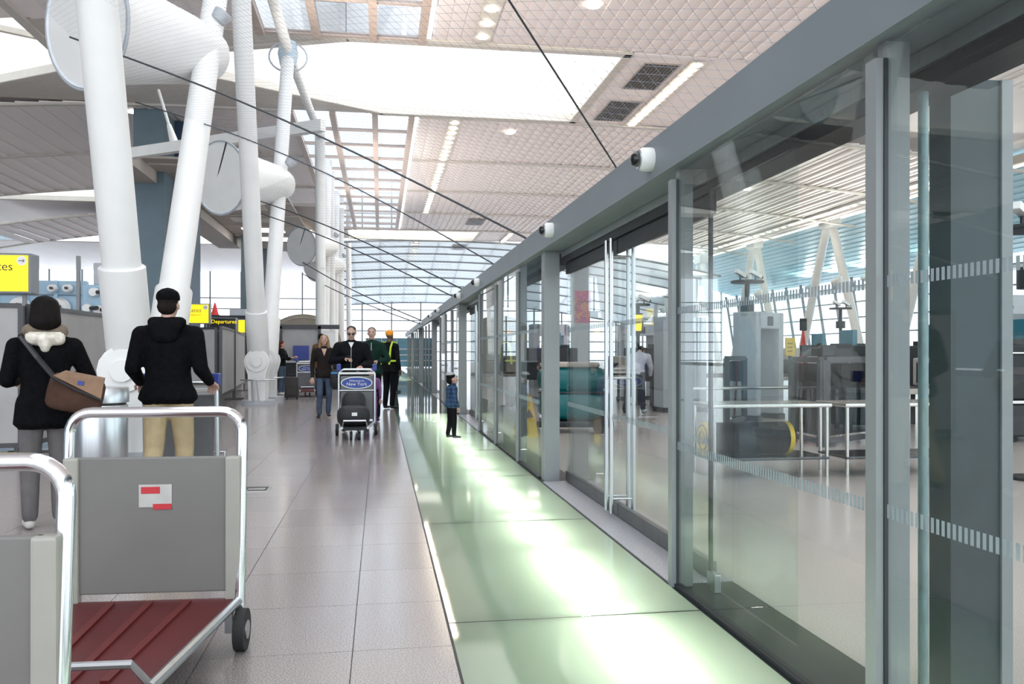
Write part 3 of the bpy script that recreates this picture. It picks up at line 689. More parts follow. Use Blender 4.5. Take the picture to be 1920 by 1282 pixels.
# yellow signs
def sign(px0, px1, py0, py1, Y, label, txt=None, sub=None, arrow=False, cut=0., mat=None, support='post', face_w=None):
    a = gy(px0, py1, Y); b = gy(px1, py0, Y); W = b.x-a.x+cut; x0 = -cut
    t = thing('hanging_sign' if support == 'hang' else 'direction_sign', label, 'sign', (a.x, Y, 0), group='illuminated yellow signs')
    MB().bbox(x0-.05, b.x-a.x+.05, .0, .35, a.z-.04, b.z+.04, .02).obj('sign_case', SIGNG, t)
    MB().box(x0, b.x-a.x, -.012, 0, a.z, b.z).obj('sign_face', mat or YEL, t)
    H = b.z-a.z
    if txt: text('lettering', txt, H*.34, BLACK, t, ((b.x-a.x)*.77, -.016, b.z-H*.32), align='RIGHT')
    if sub: text('lettering', sub, H*.14, BLACK, t, ((b.x-a.x)*.77, -.016, b.z-H*.56), align='RIGHT')
    if arrow:
        c = Vector((b.x-a.x-H*.16, -.016, b.z-H*.15)); r = H*.13
        MB().cyl(c, c-Vector((0, .006, 0)), r, n=20).obj('arrow_disc', WHITEP, t)
        m = MB(); y = -.024; m.box(c.x-r*.6, c.x+r*.5, y-.002, y, c.z-r*.07, c.z+r*.07); m.beam((c.x+r*.2, y, c.z+r*.35), (c.x+r*.55, y, c.z), .004, r*.14, up=(0, 1, 0)); m.beam((c.x+r*.2, y, c.z-r*.35), (c.x+r*.55, y, c.z), .004, r*.14, up=(0, 1, 0))
        m.obj('arrow', BLACK, t)
    s = MB()
    if support == 'hang':
        for x in (x0+.2, b.x-a.x-.1): s.cyl((x, .17, b.z), (x, .17, ZC-.1), .015, n=8)
    else:
        for x in (x0+.12, b.x-a.x-.12): s.cyl((x, .17, 0), (x, .17, a.z), .04, n=10)
    s.obj('support_post', POSTG, t)
    return t
sign(-70, 53, 479, 545, 15.5, 'big yellow sign at left edge reading es beside arrow disc', 'Gates', None, True)
sign(335, 391, 571, 605, 34, 'yellow gates sign right of the man in black cap', 'Gates', 'Departures', True)
sign(394, 441, 597, 619, 36, 'black sign with small yellow lettering above grey partition', None, None, mat=BLACK)
text('lettering', 'Departures', .22, YEL, [o for o in bpy.data.objects if o.name.startswith('direction_sign')][-1], (.55, -.016, gy(400, 603, 36).z))
sign(447, 459, 600, 623, 35, 'narrow yellow sign tab left of the second column pair')
sign(519, 558, 615, 633, 38, 'plain yellow sign over the red-haired woman')
sign(560, 592, 625, 637, 41, 'plain yellow sign behind the brown-jacketed man')
# red cone and box above the partitions
c = gy(403, 585, 40); t = thing('traffic_cone', 'small red cone standing on counter in front of windows', 'cone', (c.x, 40, gy(403, 590, 40).z))
MB().lathe([(.18, 0), (.16, .05), (.03, .55), (.01, .56)], 16).obj('cone_body', pm('cone_red', (.7, .03, .03), .5, var=.05), t, True)
MB().box(-.2, .2, -.2, .2, -.02, .0).obj('cone_foot', pm('cone_red2', (.6, .03, .03), .5, var=.05), t)
k = gy(395, 600, 40); t = thing('service_counter', 'dark counter block under the red cone and grey box', 'counter', (k.x-.1, 40, 0))
MB().box(-.1, 1.9, -.5, .5, 0, gy(403, 591, 40).z-.02).obj('counter_body', CHARC, t); MB().box(1.0, 1.7, -.4, .3, gy(403, 591, 40).z-.02, gy(430, 580, 40).z).obj('grey_box', LGREY, t)

# ================================================================ LUGGAGE CARTS
def rrect(w, z0, z1, r, y0, y1, n=6):
    pts = [(-w/2, y0, z0), (-w/2, y1, z1-r)]
    for i in range(1, n+1): a = PI-PI/2*i/n; pts.append((-w/2+r+r*math.cos(a), y1, z1-r+r*math.sin(a)))
    for i in range(0, n+1): a = PI/2-PI/2*i/n; pts.append((w/2-r+r*math.cos(a), y1, z1-r+r*math.sin(a)))
    pts.append((w/2, y0, z0)); return pts
def cart(label, loc, rz, wd=.62, style='city', hz=1.03):
    t = thing('luggage_cart', label, 'cart', loc, rz, 'airport luggage carts')
    MB().tube(rrect(wd, .16, hz, .09, -.06, 0), .02 if style != 'big' else .024, 12).obj('handle_frame', CHROME if style == 'big' else ALU, t, True)
    ptop = .84 if style == 'big' else .93
    MB().bbox(-wd/2+.03, wd/2-.03, -.055, -.03, .24, ptop, .008).obj('back_panel', CARTP if style == 'big' else pm('cart_panel_grey', (.13, .135, .14), .5, var=.06), t)
    if style == 'big':
        MB().bbox(-wd/2-.005, -wd/2+.06, -.07, -.02, .2, ptop, .01).obj('side_post', pm('post_cream', (.34, .33, .29), .45, var=.04), t)
        MB().bbox(wd/2-.06, wd/2+.005, -.07, -.02, .2, ptop, .01).obj('side_post', MATS['post_cream'], t)
        s = MB().bbox(-.06, .08, -.058, -.0555, .62, .72, .0008).obj('sticker', pm('sticker_paper', (.45, .44, .42), .6, var=.15), t)
        MB().bbox(-.05, .03, -.0595, -.058, .68, .71, .0005).obj('sticker_stripe', pm('sticker_red', (.5, .03, .04), .5, var=.05), s); MB().bbox(.0, .08, -.0595, -.058, .61, .635, .0005).obj('sticker_stripe', MATS['sticker_red'], s)
    else:
        for s in (-1, 1):
            MB().bbox(s*wd/2-.035, s*wd/2+.035, -.04, .06, hz-.02, hz+.09, .012).obj('handle_grip', BLUEP, t)
        MB().tube([(-wd/2, -.03, .97), (wd/2, -.03, .97)], .018, 8).obj('cross_bar', WHITEP, t)
        ov = [(.235*math.cos(a), .82+.085*math.sin(a)) for a in [2*PI*i/36 for i in range(36)]]
        b = MB().prism(ov, -.062, -.057, f=lambda p, q: Vector((p[0], q, p[1]))).obj('sign_oval', pm('oval_blue', (.03, .07, .32), .4, var=.04), t)
        ring = MB().tube([(.24*math.cos(a), -.06, .82+.09*math.sin(a)) for a in [2*PI*i/36 for i in range(36)]], .008, 6, closed=True).obj('oval_rim', WHITEP, b)
        text('lettering', 'Welcome to', .045, WHITEP, b, (0, -.065, .853)); text('lettering', 'New York', .075, WHITEP, b, (0, -.065, .80))
        MB().tube([(-wd/2+.01, -.06, .70), (wd/2-.01, -.06, .70)], .012, 8).obj('panel_rail', ALU, t, True)
    L = .98
    deck_ = MB(); deck_.hexa([(-wd/2+.02, -.05, .17), (wd/2-.02, -.05, .17), (wd/2-.1, -L, .15), (-wd/2+.1, -L, .15), (-wd/2+.02, -.05, .21), (wd/2-.02, -.05, .21), (wd/2-.1, -L, .19), (-wd/2+.1, -L, .19)])
    deck_.obj('platform', RED if style in ('big', 'red') else CHARC, t)
    s = MB()
    for x in (-1, 1): s.tube([(x*wd/2, -.04, .2), (x*(wd/2-.09), -L-.02, .19)], .02, 8)
    s.tube([(-wd/2+.1, -L, .2), (-wd/2+.12, -L-.1, .3), (wd/2-.12, -L-.1, .3), (wd/2-.1, -L, .2)], .014, 8)
    s.obj('side_rail', ALU, t, True)
    if style == 'big':
        r = MB()
        for x in (-.16, 0, .16): r.beam((x, -.1, .213), (x*.75, -L+.03, .196), .03, .012)
        r.obj('platform_rib', pm('red_rib', (.13, .014, .014), .4, var=.1), t)
    for x in (-1, 1):
        wv = MB().cyl((x*(wd/2+.0), -.12, .09), (x*(wd/2+.045), -.12, .09), .09, n=24).obj('wheel', RUBBER, t, True)
        MB().cyl((x*(wd/2-.005), -.12, .09), (x*(wd/2+.05), -.12, .09), .04, n=16).obj('hub', ALU, wv, True)
        fk = MB(); fk.beam((x*(wd/2-.03), -.12, .2), (x*(wd/2-.03), -.12, .08), .03, .04, up=(0, 1, 0)); fk.obj('wheel_fork', ALU, t)
    for x in (-.06, .06):
        wv = MB().cyl((x-.02, -L+.1, .065), (x+.02, -L+.1, .065), .065, n=20).obj('front_wheel', RUBBER, t, True)
    MB().tube([(-.06, -L+.1, .065), (-.06, -L+.06, .17), (.06, -L+.06, .17), (.06, -L+.1, .065)], .012, 6).obj('front_fork', ALU, t, True)
    return t
cart('large grey foreground luggage cart with red platform, right one', (-.985, 3.92, 0), -.05, .74, 'big', 1.035)
cart('grey luggage cart cut off by the lower left corner', (-1.17, 2.32, 0), -.05, .74, 'big', 1.02)
cart('luggage cart with blue oval sign pushed by the man on phone', (-.37, 13.5, 0), 0, .56)
cart('luggage cart pushed away by the man in black cap', (-1.72, 7.62, 0), PI, .60, 'red')
cart('parked grey luggage cart beside dark suitcase and red-haired woman', (-2.2, 25.95, 0), .10, .60, 'red')
# things on the carts / floor
t = thing('black_bag', 'black bulky bag lying on the blue-sign luggage cart', 'bag', (-.40, 12.95, .215))
def soft_box(sx, sy, sz, p=2.6, n=10, M=None):
    m = MB(); vs = []; fs = []; N = n*2
    for j in range(n+1):
        ph = -PI/2+PI*j/n
        for i in range(N):
            th = 2*PI*i/N
            sg = lambda v: math.copysign(abs(v)**(2/p), v)
            v = Vector((sx*sg(math.cos(ph))*sg(math.cos(th)), sy*sg(math.cos(ph))*sg(math.sin(th)), sz*sg(math.sin(ph))))
            vs.append(M@v if M else v)
    for j in range(n):
        for i in range(N): fs.append((j*N+i, j*N+(i+1) % N, (j+1)*N+(i+1) % N, (j+1)*N+i))
    return m.add(vs, fs)
BAGK = pm('black_nylon', (.012, .012, .014), .6, var=.3, bump=.3, bscale=30)
soft_box(.25, .2, .16, 3, M=Matrix.Translation((0, -.1, .13))).obj('lower_bag', BAGK, t, True)
soft_box(.19, .14, .22, 2.6, M=Matrix.Translation((.0, .12, .28))).obj('upper_bag', BAGK, t, True)
MB().box(-.02, .06, -.305, -.30, .14, .19).obj('bag_tag', WHITEP, t)
c = gz(547, 748); t = thing('suitcase', 'dark brown upright suitcase beside the red-haired woman', 'suitcase', c)
SUIT = pm('dark_brown_fabric', (.03, .025, .022), .6, var=.2)
MB().bbox(-.19, .19, -.12, .12, .04, .62, .03).obj('shell', SUIT, t, True)
MB().bbox(-.15, .15, -.14, -.12, .12, .42, .01).obj('front_pocket', SUIT, t); MB().tube([(-.1, .08, .6), (-.1, .08, .68), (.1, .08, .68), (.1, .08, .6)], .01, 6).obj('handle', CHARC, t)
wm = MB()
for x in (-.14, .14): wm.cyl((x-.02, .08, .04), (x+.02, .08, .04), .04, n=12)
wm.obj('wheels', RUBBER, t)
# check-in kiosk behind
k0 = gy(520, 700, 30); t = thing('checkin_desk', 'dark check-in booth under the yellow signs', 'desk', (k0.x, 30, 0))
MB().box(0, 2.1, 0, .8, 0, .95).obj('desk_body', CHARC, t)
MB().box(-.05, 2.15, -.1, .85, .95, 1.0).obj('desk_top', LGREY, t)
MB().box(-.05, .1, .5, .8, 1.0, 2.25).obj('booth_post', DKFR, t); MB().box(1.35, 1.45, .5, .8, 1.0, 2.25).obj('booth_post', DKFR, t); MB().box(-.05, 2.1, .5, .8, 2.15, 2.3).obj('booth_lintel', DKFR, t)
MB().box(.1, 1.35, .6, .64, 1.0, 2.15).obj('booth_screen', FABG, t); MB().bbox(.5, 1.05, .3, .36, 1.05, 1.55, .01).obj('monitor', BLUEP, t); MB().box(1.5, 1.95, .6, .7, .95, 2.1).obj('white_board', WHITEP, t)

# ================================================================ PEOPLE
SKIN = pm('skin', (.52, .33, .26), .5, var=.06, scale=20); SKIND = pm('skin_dark', (.12, .065, .045), .5, var=.08, scale=20)
def ell(c, r): return ('E', Vector(c), r)
def hull(parts):
    bm = bmesh.new()
    for c, r in parts:
        r = (r, r, r) if isinstance(r, (int, float)) else r
        ret = bmesh.ops.create_icosphere(bm, subdivisions=2, radius=1)
        for v in ret['verts']: v.co = Vector((c[0]+v.co.x*r[0], c[1]+v.co.y*r[1], c[2]+v.co.z*r[2]))
    if len(parts) > 1:
        res = bmesh.ops.convex_hull(bm, input=bm.verts[:])
        junk = [g for g in res['geom_interior'] if isinstance(g, bmesh.types.BMVert)]
        bmesh.ops.delete(bm, geom=list(set(junk)), context='VERTS')
        loose = [v for v in bm.verts if not v.link_faces]
        bmesh.ops.delete(bm, geom=loose, context='VERTS')
        bmesh.ops.recalc_face_normals(bm, faces=bm.faces)
    bm.verts.index_update()
    return [v.co.copy() for v in bm.verts], [[v.index for v in f.verts] for f in bm.faces], bm.free()
def blob(name, segs, voxel, mats, parent, extra=None, smooth=3, fix=None):
    """segs: (p0, r0, p1, r1, material index); fused into one continuous skin"""
    m = MB()
    for p0, r0, p1, r1, k in segs:
        vs, fs, _ = hull([(p0, r0), (p1, r1)] if p1 is not None else [(p0, r0)]); m.add(vs, fs, 0)
    me = m.mesh(name+'_raw', mats); o = bpy.data.objects.new('tmp', me); COL.objects.link(o)
    rm = o.modifiers.new('r', 'REMESH'); rm.mode = 'VOXEL'; rm.voxel_size = voxel
    sm = o.modifiers.new('s', 'SMOOTH'); sm.factor = .5; sm.iterations = smooth
    dg = bpy.context.evaluated_depsgraph_get(); dg.update(); me2 = bpy.data.meshes.new_from_object(o.evaluated_get(dg)); bpy.data.objects.remove(o); bpy.data.meshes.remove(me)
    me2.name = name; me2.materials.clear()
    for x in mats: me2.materials.append(x)
    def rr(r): return r if isinstance(r, (int, float)) else sum(r)/3
    S = [(Vector(p0), rr(r0), Vector(p1 if p1 is not None else p0), rr(r1 if r1 is not None else r0), k) for p0, r0, p1, r1, k in segs]
    if len(mats) > 1:
        for p in me2.polygons:
            c = p.center; best = 9; bk = 0
            for a, r0, b, r1, k in S:
                ab = b-a; L2 = ab.length_squared; tt = 0 if L2 < 1e-9 else max(0, min(1, (c-a).dot(ab)/L2))
                dd = (c-(a+ab*tt)).length-(r0+(r1-r0)*tt)
                if dd < best: best = dd; bk = k
            p.material_index = fix(c, bk) if fix else bk
    if extra:
        bm = bmesh.new(); bm.from_mesh(me2)
        for vs, fs, k in extra:
            nv = [bm.verts.new(v) for v in vs]
            for f in fs:
                try: q = bm.faces.new([nv[i] for i in f]); q.material_index = k
                except ValueError: pass
        bm.to_mesh(me2); bm.free()
    for p in me2.polygons: p.use_smooth = True
    return link(name, me2, parent)
def hand(wr, el, side, k, curl=.5, down=None):
    """palm with five separate fingers continuing the forearm el->wr"""
    wr, el = Vector(wr), Vector(el); d = (wr-el).normalized(); up = Vector(down or (0, 0, -1)); 
    sd = d.cross(up)
    if sd.length < .1: sd = Vector((side, 0, 0))
    sd.normalize(); nm = sd.cross(d).normalized()
    if nm.dot(up) < 0: nm = -nm
    out = []
    def add(parts): vs, fs, _ = hull(parts); out.append((vs, fs, k))
    pc = wr+d*.045; add([(wr, .026), (wr+d*.08+sd*.026, .014), (wr+d*.08-sd*.026, .014)])
    for i, (off, ln) in enumerate(((-.030, .062), (-.010, .074), (.010, .070), (.029, .055))):
        b = wr+d*.085+sd*off; m1 = b+(d*(1-curl)+nm*curl*.6).normalized()*ln*.5; e = m1+(d*(1-1.5*curl)+nm*curl*1.5).normalized()*ln*.5
        add([(b, .0095), (m1, .009)]); add([(m1, .009), (e, .0075)])
    b = wr+d*.03+sd*(-.028*side if True else 0); m1 = b+(d*.6-sd*side*.6+nm*.4).normalized()*.035; e = m1+(d*.8+nm*.6).normalized()*.03
    add([(b, .012), (m1, .0105)]); add([(m1, .0105), (e, .009)])
    return out
def person(label, loc, rz, H, top, legs, P=None, skin=None, shoes=None, voxel=.014, bulk=1., coat=0., sleeve=True, hands=True, name='person', headturn=0., nod=0., hood=False, neck_mat=None, holdcurl=.5, hs=1.):
    """faces -Y before rz. P holds joint overrides (metres for a 1.75 m figure)"""
    k = H/1.75; skin = skin or SKIN; shoes = shoes or BLACK
    mats = [top, legs, skin, shoes]
    J = dict(hipL=(-.09, 0, .92), hipR=(.09, 0, .92), kneeL=(-.10, -.02, .50), kneeR=(.10, -.02, .50), ankL=(-.10, .03, .08), ankR=(.10, .03, .08),
             shL=(-.185, 0, 1.43), shR=(.185, 0, 1.43), elL=(-.245, .02, 1.14), elR=(.245, .02, 1.14), wrL=(-.25, -.05, .90), wrR=(.25, -.05, .90),
             pel=(0, 0, .96), wst=(0, 0, 1.12), cst=(0, 0, 1.32), nk=(0, .01, 1.50), hd=(0, -.015, 1.635), toeL=None, toeR=None)
    if P: J.update(P)
    V = {a: Vector(b) for a, b in J.items() if b is not None}
    for s in 'LR':
        if 'toe'+s not in V: V['toe'+s] = V['ank'+s]+Vector((-.02 if s == 'L' else .02, -.15, -.045))
    g = bulk; S = []
    S.append((V['pel'], (.165*g, .125*g, .12), V['wst'], (.15*g, .115*g, .1), 0)); S.append((V['wst'], (.15*g, .115*g, .1), V['cst'], (.175*g, .125*g, .12), 0))
    nb = (V['shL']+V['shR'])/2+Vector((0, 0, .045)); S.append((V['shL']-Vector((0, 0, .03)), .062*g, nb, .055, 0)); S.append((V['shR']-Vector((0, 0, .03)), .062*g, nb, .055, 0)); S.append((V['cst'], (.17*g, .12*g, .1), (V['shL']+V['shR'])/2+Vector((0, 0, .02)), (.11*g, .08, .05), 0))
    S.append((V['nk']-Vector((0, 0, .05)), .062, V['nk']+Vector((0, 0, .05)), .054, neck_mat if neck_mat is not None else 2))
    if coat: S.append((V['pel'], (.185*g, .14*g, .1), V['pel']-Vector((0, 0, coat)), (.20*g, .15*g, .05), 0))
    else: S.append((V['pel']-Vector((0, 0, .06)), (.16*g, .12*g, .09), V['pel']-Vector((0, 0, .09)), (.15*g, .115*g, .07), 1))
    for s in 'LR':
        S.append((V['hip'+s], .088*g, V['knee'+s], .066*g, 1)); S.append((V['knee'+s], .066*g, V['ank'+s]+Vector((0, 0, .03)), .058, 1))
        S.append((V['ank'+s]+Vector((0, .01, -.035)), (.04, .045, .04), V['toe'+s], (.043, .05, .03), 3))
        S.append((V['sh'+s]-Vector((0, 0, .025)), .066*g, V['el'+s], .052*g, 0)); S.append((V['el'+s], .052*g, V['wr'+s], .038*g, 0 if sleeve else 2))
    # head
    h = V['hd']; R = Matrix.Rotation(headturn, 4, 'Z')@Matrix.Rotation(nod, 4, 'X')
    def hp(x, y, z): return h+(R@Vector((x*hs, y*hs, z*hs)))
    def hr(*r): return tuple(q*hs for q in r)
    S.append((hp(0, .018, .03), hr(.076, .094, .088), hp(0, -.012, .0), hr(.070, .082, .085), 2)); S.append((hp(0, -.03, -.03), hr(.062, .06, .06), hp(0, -.05, -.085), hr(.036, .034, .028), 2))
    S.append((hp(0, -.092, .01), .010*hs, hp(0, -.112, -.022), .014*hs, 2)); S.append((hp(-.076, .01, -.005), hr(.012, .02, .03), None, None, 2)); S.append((hp(.076, .01, -.005), hr(.012, .02, .03), None, None, 2))
    ex = []
    if hands:
        for s, sd in (('L', 1), ('R', -1)): ex += hand(V['wr'+s]+(V['wr'+s]-V['el'+s]).normalized()*.02, V['el'+s], sd, 2, holdcurl)
    t = thing(name, label, 'person', loc, rz); t.scale = (k, k, k)
    hem = V['pel'].z-(coat+.04 if coat else .03); lean = (V['cst']-V['pel']).y
    def fix(c, q):
        if q == 1 and c.z > hem: return 0
        if q == 0 and c.z < hem and abs(c.x) < .2 and abs(lean) < .1: return 1
        return q
    blob('body', S, voxel/k, mats, t, ex, fix=fix)
    f = MB()
    for s in (-1, 1):
        vs, fs, _ = hull([(hp(s*.031, -.086, .012), hr(.014, .007, .007))]); f.add(vs, fs, 0)
        vs, fs, _ = hull([(hp(s*.031, -.0925, .012), hr(.006, .003, .006))]); f.add(vs, fs, 1)
        vs, fs, _ = hull([(hp(s*.018, -.095, .032), .004), (hp(s*.047, -.083, .034), .0035)]); f.add(vs, fs, 1)
    vs, fs, _ = hull([(hp(-.02, -.093, -.056), .005), (hp(.02, -.093, -.056), .005)]); f.add(vs, fs, 2)
    f.obj('face_features', [pm('eye_white', (.6, .58, .55), .3, var=.02), pm('eye_dark', (.02, .015, .012), .3, var=.1), pm('lip', (.35, .13, .12), .5, var=.05)], t, True)
    return t, V, hp
def hairm(n, c): return pm(n, c, .65, spec=.12, var=.35, scale=30, bump=.6, bscale=90, stretch=(1, 1, .15))
def hair_short(t, hp, mat, thin=0.):
    blob('hair', [(hp(0, .03, .05), (.083, .088, .078-thin), None, None, 0), (hp(0, .06, -.01), (.078, .055, .07), None, None, 0)], .012, [mat], t)
BLK = pm('black_knit', (.004, .004, .005), .85, spec=.08, var=.4, scale=40, bump=.4, bscale=120); BLKJ = pm('black_jacket', (.006, .0065, .008), .7, spec=.08, var=.3)
KHAKI = pm('khaki_cotton', (.42, .33, .19), .8, var=.08, scale=12, bump=.4, bscale=12); JEANS = pm('blue_denim', (.06, .09, .15), .8, var=.25, scale=10)
GREYT = pm('grey_trousers', (.13, .12, .12), .8, spec=.08, var=.15); BROWNJ = pm('brown_leather', (.10, .045, .022), .6, var=.2); DGRN = pm('green_fleece', (.010, .03, .022), .9, spec=.08, var=.25)
TEALJ = pm('teal_jacket', (.0, .09, .10), .7, var=.15); DBR = pm('dark_brown_top', (.022, .017, .016), .8, spec=.08, var=.2); PURP = pm('purple_cloth', (.18, .07, .22), .8, var=.15)
# 1 man in black cap, seen from behind, pushing a cart away
t, V, hp = person('man seen from behind in black hoodie, black cap and khaki trousers', (-1.71, 7.15, 0), PI, 1.80, BLK, KHAKI, voxel=.012, bulk=1.16, neck_mat=2,
    P=dict(elL=(-.255, .05, 1.14), elR=(.255, .05, 1.14), wrL=(-.27, -.22, 1.03), wrR=(.27, -.22, 1.03), kneeL=(-.1, -.1, .51), ankL=(-.1, -.08, .08), kneeR=(.1, .03, .5), ankR=(.1, .22, .12), shL=(-.20, 0, 1.43), shR=(.20, 0, 1.43)), coat=.06, holdcurl=.75)
hair_short(t, hp, hairm('dark_hair', (.010, .007, .006)))
cap = blob('cap', [(hp(0, .025, .075), (.092, .103, .07), None, None, 0), (hp(0, .02, .055), (.094, .106, .03), None, None, 0), (hp(0, -.10, .055), (.07, .06, .008), None, None, 0)], .01, [BLK], t)
blob('hood', [((0, .10, 1.47), (.13, .06, .06), (0, .12, 1.38), (.10, .05, .05), 0), ((-.1, .04, 1.5), .05, (.1, .04, 1.5), .05, 0)], .014, [BLK], t)
blob('shirt_hem', [((0, 0, .90), (.205, .155, .04), None, None, 0)], .014, [pm('grey_jersey', (.4, .4, .4), .8, var=.1)], t)
# 2 woman at left with scarf and shoulder bag
t, V, hp = person('dark-haired woman seen from behind in black cardigan with scarf', (-2.46, 6.65, 0), PI+.35, 1.70, BLK, GREYT, voxel=.012, bulk=1.12, nod=.35,
    P=dict(elL=(-.30, -.04, 1.15), elR=(.25, .02, 1.13), wrL=(-.17, -.28, 1.14), wrR=(.2, -.2, 1.12), shL=(-.19, 0, 1.41), shR=(.19, 0, 1.41)), coat=.16, shoes=pm('pale_shoe', (.5, .48, .45), .6, var=.1))
blob('hair', [(hp(0, .035, .04), (.105, .10, .095), hp(0, .055, -.09), (.115, .085, .08), 0)], .012, [hairm('black_hair', (.006, .0045, .004))], t)
SC1 = pm('taupe_scarf', (.16, .125, .09), .9, var=.25, scale=25); SC2 = pm('cream_scarf', (.62, .58, .50), .9, var=.3, scale=22)
blob('scarf', [((-.10, .05, 1.50), .06, (.10, .05, 1.50), .06, 0), ((-.1, -.04, 1.48), .05, (.1, -.04, 1.48), .05, 0), ((-.09, .10, 1.44), .05, (.09, .10, 1.44), .05, 1), ((0, .11, 1.44), .055, (0, .12, 1.37), .035, 1)], .012, [SC1, SC2], t)
st = MB(); st.tube([(.16, .10, 1.46), (.05, .165, 1.3), (-.1, .18, 1.1), (-.2, .17, .98)], .022, 6); st.tube([(.16, .0, 1.48), (.16, .10, 1.46)], .02, 6)
st.obj('bag_strap', BLACK, t)
wo = t
bp = gy(142, 738, 6.36); tb = thing('messenger_bag', 'brown and tan messenger bag on the dark-haired woman\'s hip', 'bag', bp, .25); tb.rotation_euler = (0, .22, .25)
soft_box(.185, .075, .135, 4.5).obj('bag_body', pm('brown_canvas', (.07, .038, .028), .85, var=.25, spec=.1), tb, True)
MB().hexa([(-.16, -.085, .10), (.17, -.085, .0), (.17, -.07, .0), (-.16, -.07, .10), (-.10, -.075, .14), (.16, -.075, .14), (.16, .03, .15), (-.10, .03, .15)]).obj('bag_flap', pm('tan_canvas', (.26, .165, .11), .85, var=.15, spec=.1), tb)
MB().tube([(-.17, -.09, .09), (0, -.095, .03), (.18, -.09, -.01)], .01, 6).obj('flap_trim', BLACK, tb); MB().bbox(.0, .04, -.088, -.08, .07, .1, .002).obj('blue_patch', BLUEP, tb)
# 3 woman in jeans
t, V, hp = person('blonde-brown haired woman in dark top and blue jeans walking', (-1.105, 17.0, 0), .05, 1.66, DBR, JEANS, voxel=.016, nod=-.1,
    P=dict(wrL=(-.24, -.1, .86), kneeL=(-.09, -.08, .5), ankR=(.08, .1, .1)), coat=.08)
blob('hair', [(hp(0, .03, .045), (.092, .095, .08), None, None, 0), (hp(-.075, .02, -.02), (.035, .06, .07), hp(-.085, .02, -.15), (.04, .05, .05), 0), (hp(.075, .02, -.02), (.035, .06, .07), hp(.085, .02, -.15), (.04, .05, .05), 0), (hp(0, .07, -.03), (.09, .05, .08), hp(0, .07, -.14), (.09, .045, .05), 0)], .013, [hairm('blonde_hair', (.30, .19, .10))], t)
MB().prism([(-.055, 1.455), (.055, 1.455), (0, 1.30)], -.138, -.10, f=lambda p, q: Vector((p[0], q-(1.45-p[1])*.06, p[1]))).obj('neckline', SKIN, t)
th = thing('handbag', 'dark shoulder handbag with blue stripe held by woman in jeans', 'bag', (-.86, 16.82, .78))
soft_box(.13, .07, .19, 3).obj('bag_body', BAGK, th, True); MB().tube([(-.08, 0, .15), (-.04, .02, .5), (.04, .02, .5), (.08, 0, .15)], .012, 6).obj('bag_strap', BLACK, th); MB().bbox(-.1, .04, -.075, -.068, .1, .14, .002).obj('stripe', pm('bag_blue', (.05, .25, .5), .5, var=.05), th)
# 4 phone man
t, V, hp = person('balding man in black zip jacket looking down at phone', (-.47, 14.0, 0), .0, 1.74, BLKJ, BLKJ, voxel=.013, bulk=1.3, nod=.35,
    P=dict(shL=(-.21, 0, 1.43), shR=(.21, 0, 1.43), elL=(-.32, -.02, 1.17), wrL=(-.10, -.25, 1.20), elR=(.31, 0, 1.14), wrR=(.17, -.36, 1.08)), coat=.05)
hair_short(t, hp, hairm('grey_stubble', (.07, .055, .05)), .012)
g = MB()
for s in (-1, 1):
    vs, fs, _ = hull([(hp(s*.032, -.1, .012), (.027, .008, .018))]); g.add(vs, fs)
g.tube([hp(-.075, -.02, .018), hp(-.05, -.09, .018), hp(.05, -.09, .018), hp(.075, -.02, .018)], .004, 6)
g.obj('sunglasses', pm('lens_black', (.015, .012, .012), .15, var=.1), t, True)
MB().prism([(-.045, 1.48), (.045, 1.48), (0, 1.38)], -.135, -.125, f=lambda p, q: Vector((p[0], q-.02, p[1]))).obj('shirt_collar', WHITEP, t); MB().box(-.004, .004, -.166, -.160, 1.02, 1.38).obj('zip', LGREY, t)
tp = thing('mobile_phone', 'small black phone in the balding man\'s hand', 'phone', (-.50, 13.70, 1.235), .2)
MB().bbox(-.035, .035, -.07, .07, 0, .012, .003).obj('phone_case', BLACK, tp); MB().box(-.03, .03, -.06, .06, .012, .0125).obj('phone_screen', pm('screen_dark', (.04, .05, .06), .1, var=.1), tp)
# 5 green fleece man
t, V, hp = person('grey-haired man in dark green fleece behind the cart', (-.16, 16.0, 0), -.05, 1.78, DGRN, BLKJ, voxel=.015, bulk=1.12,
    P=dict(elR=(.30, 0, 1.15), wrR=(.12, -.2, 1.12), elL=(-.27, 0, 1.13), wrL=(-.2, -.2, 1.0)), coat=.05)
hair_short(t, hp, hairm('grey_hair', (.16, .14, .13)))
MB().box(-.006, .006, -.15, -.14, 1.32, 1.46).obj('zip', LGREY, t)
# 6 hi-vis worker
t, V, hp = person('worker in orange beanie and yellow-green safety vest seen from behind', (.21, 19.5, 0), PI-.7, 1.80, BLKJ, BLKJ, skin=SKIND, voxel=.016, bulk=1.1, coat=.12)
blob('beanie', [(hp(0, .02, .065), (.095, .105, .085), None, None, 0)], .012, [pm('orange_knit', (.85, .32, .03), .8, var=.1)], t)
VEST = pm('hi_vis', (.55, .75, .05), .6, var=.05)
vst = MB()
for s in (-1, 1): vst.tube([(s*.12, .155, 1.0), (s*.14, .155, 1.2), (s*.15, .14, 1.38), (s*.13, .06, 1.50), (s*.13, -.06, 1.49), (s*.13, -.15, 1.36), (s*.13, -.155, 1.0)], .022, 6)
vst.tube([(.225*math.cos(a), .165*math.sin(a), 1.08) for a in [2*PI*i/24 for i in range(24)]], .022, 6, closed=True)
vst.obj('vest_braces', VEST, t, True)
# 7 teal jacket
t, V, hp = person('person in teal jacket farther down the lit walkway', (.50, 27.6, 0), PI-1.2, 1.62, TEALJ, BLKJ, voxel=.02, coat=.1, hands=False)
hair_short(t, hp, MATS['black_hair'])
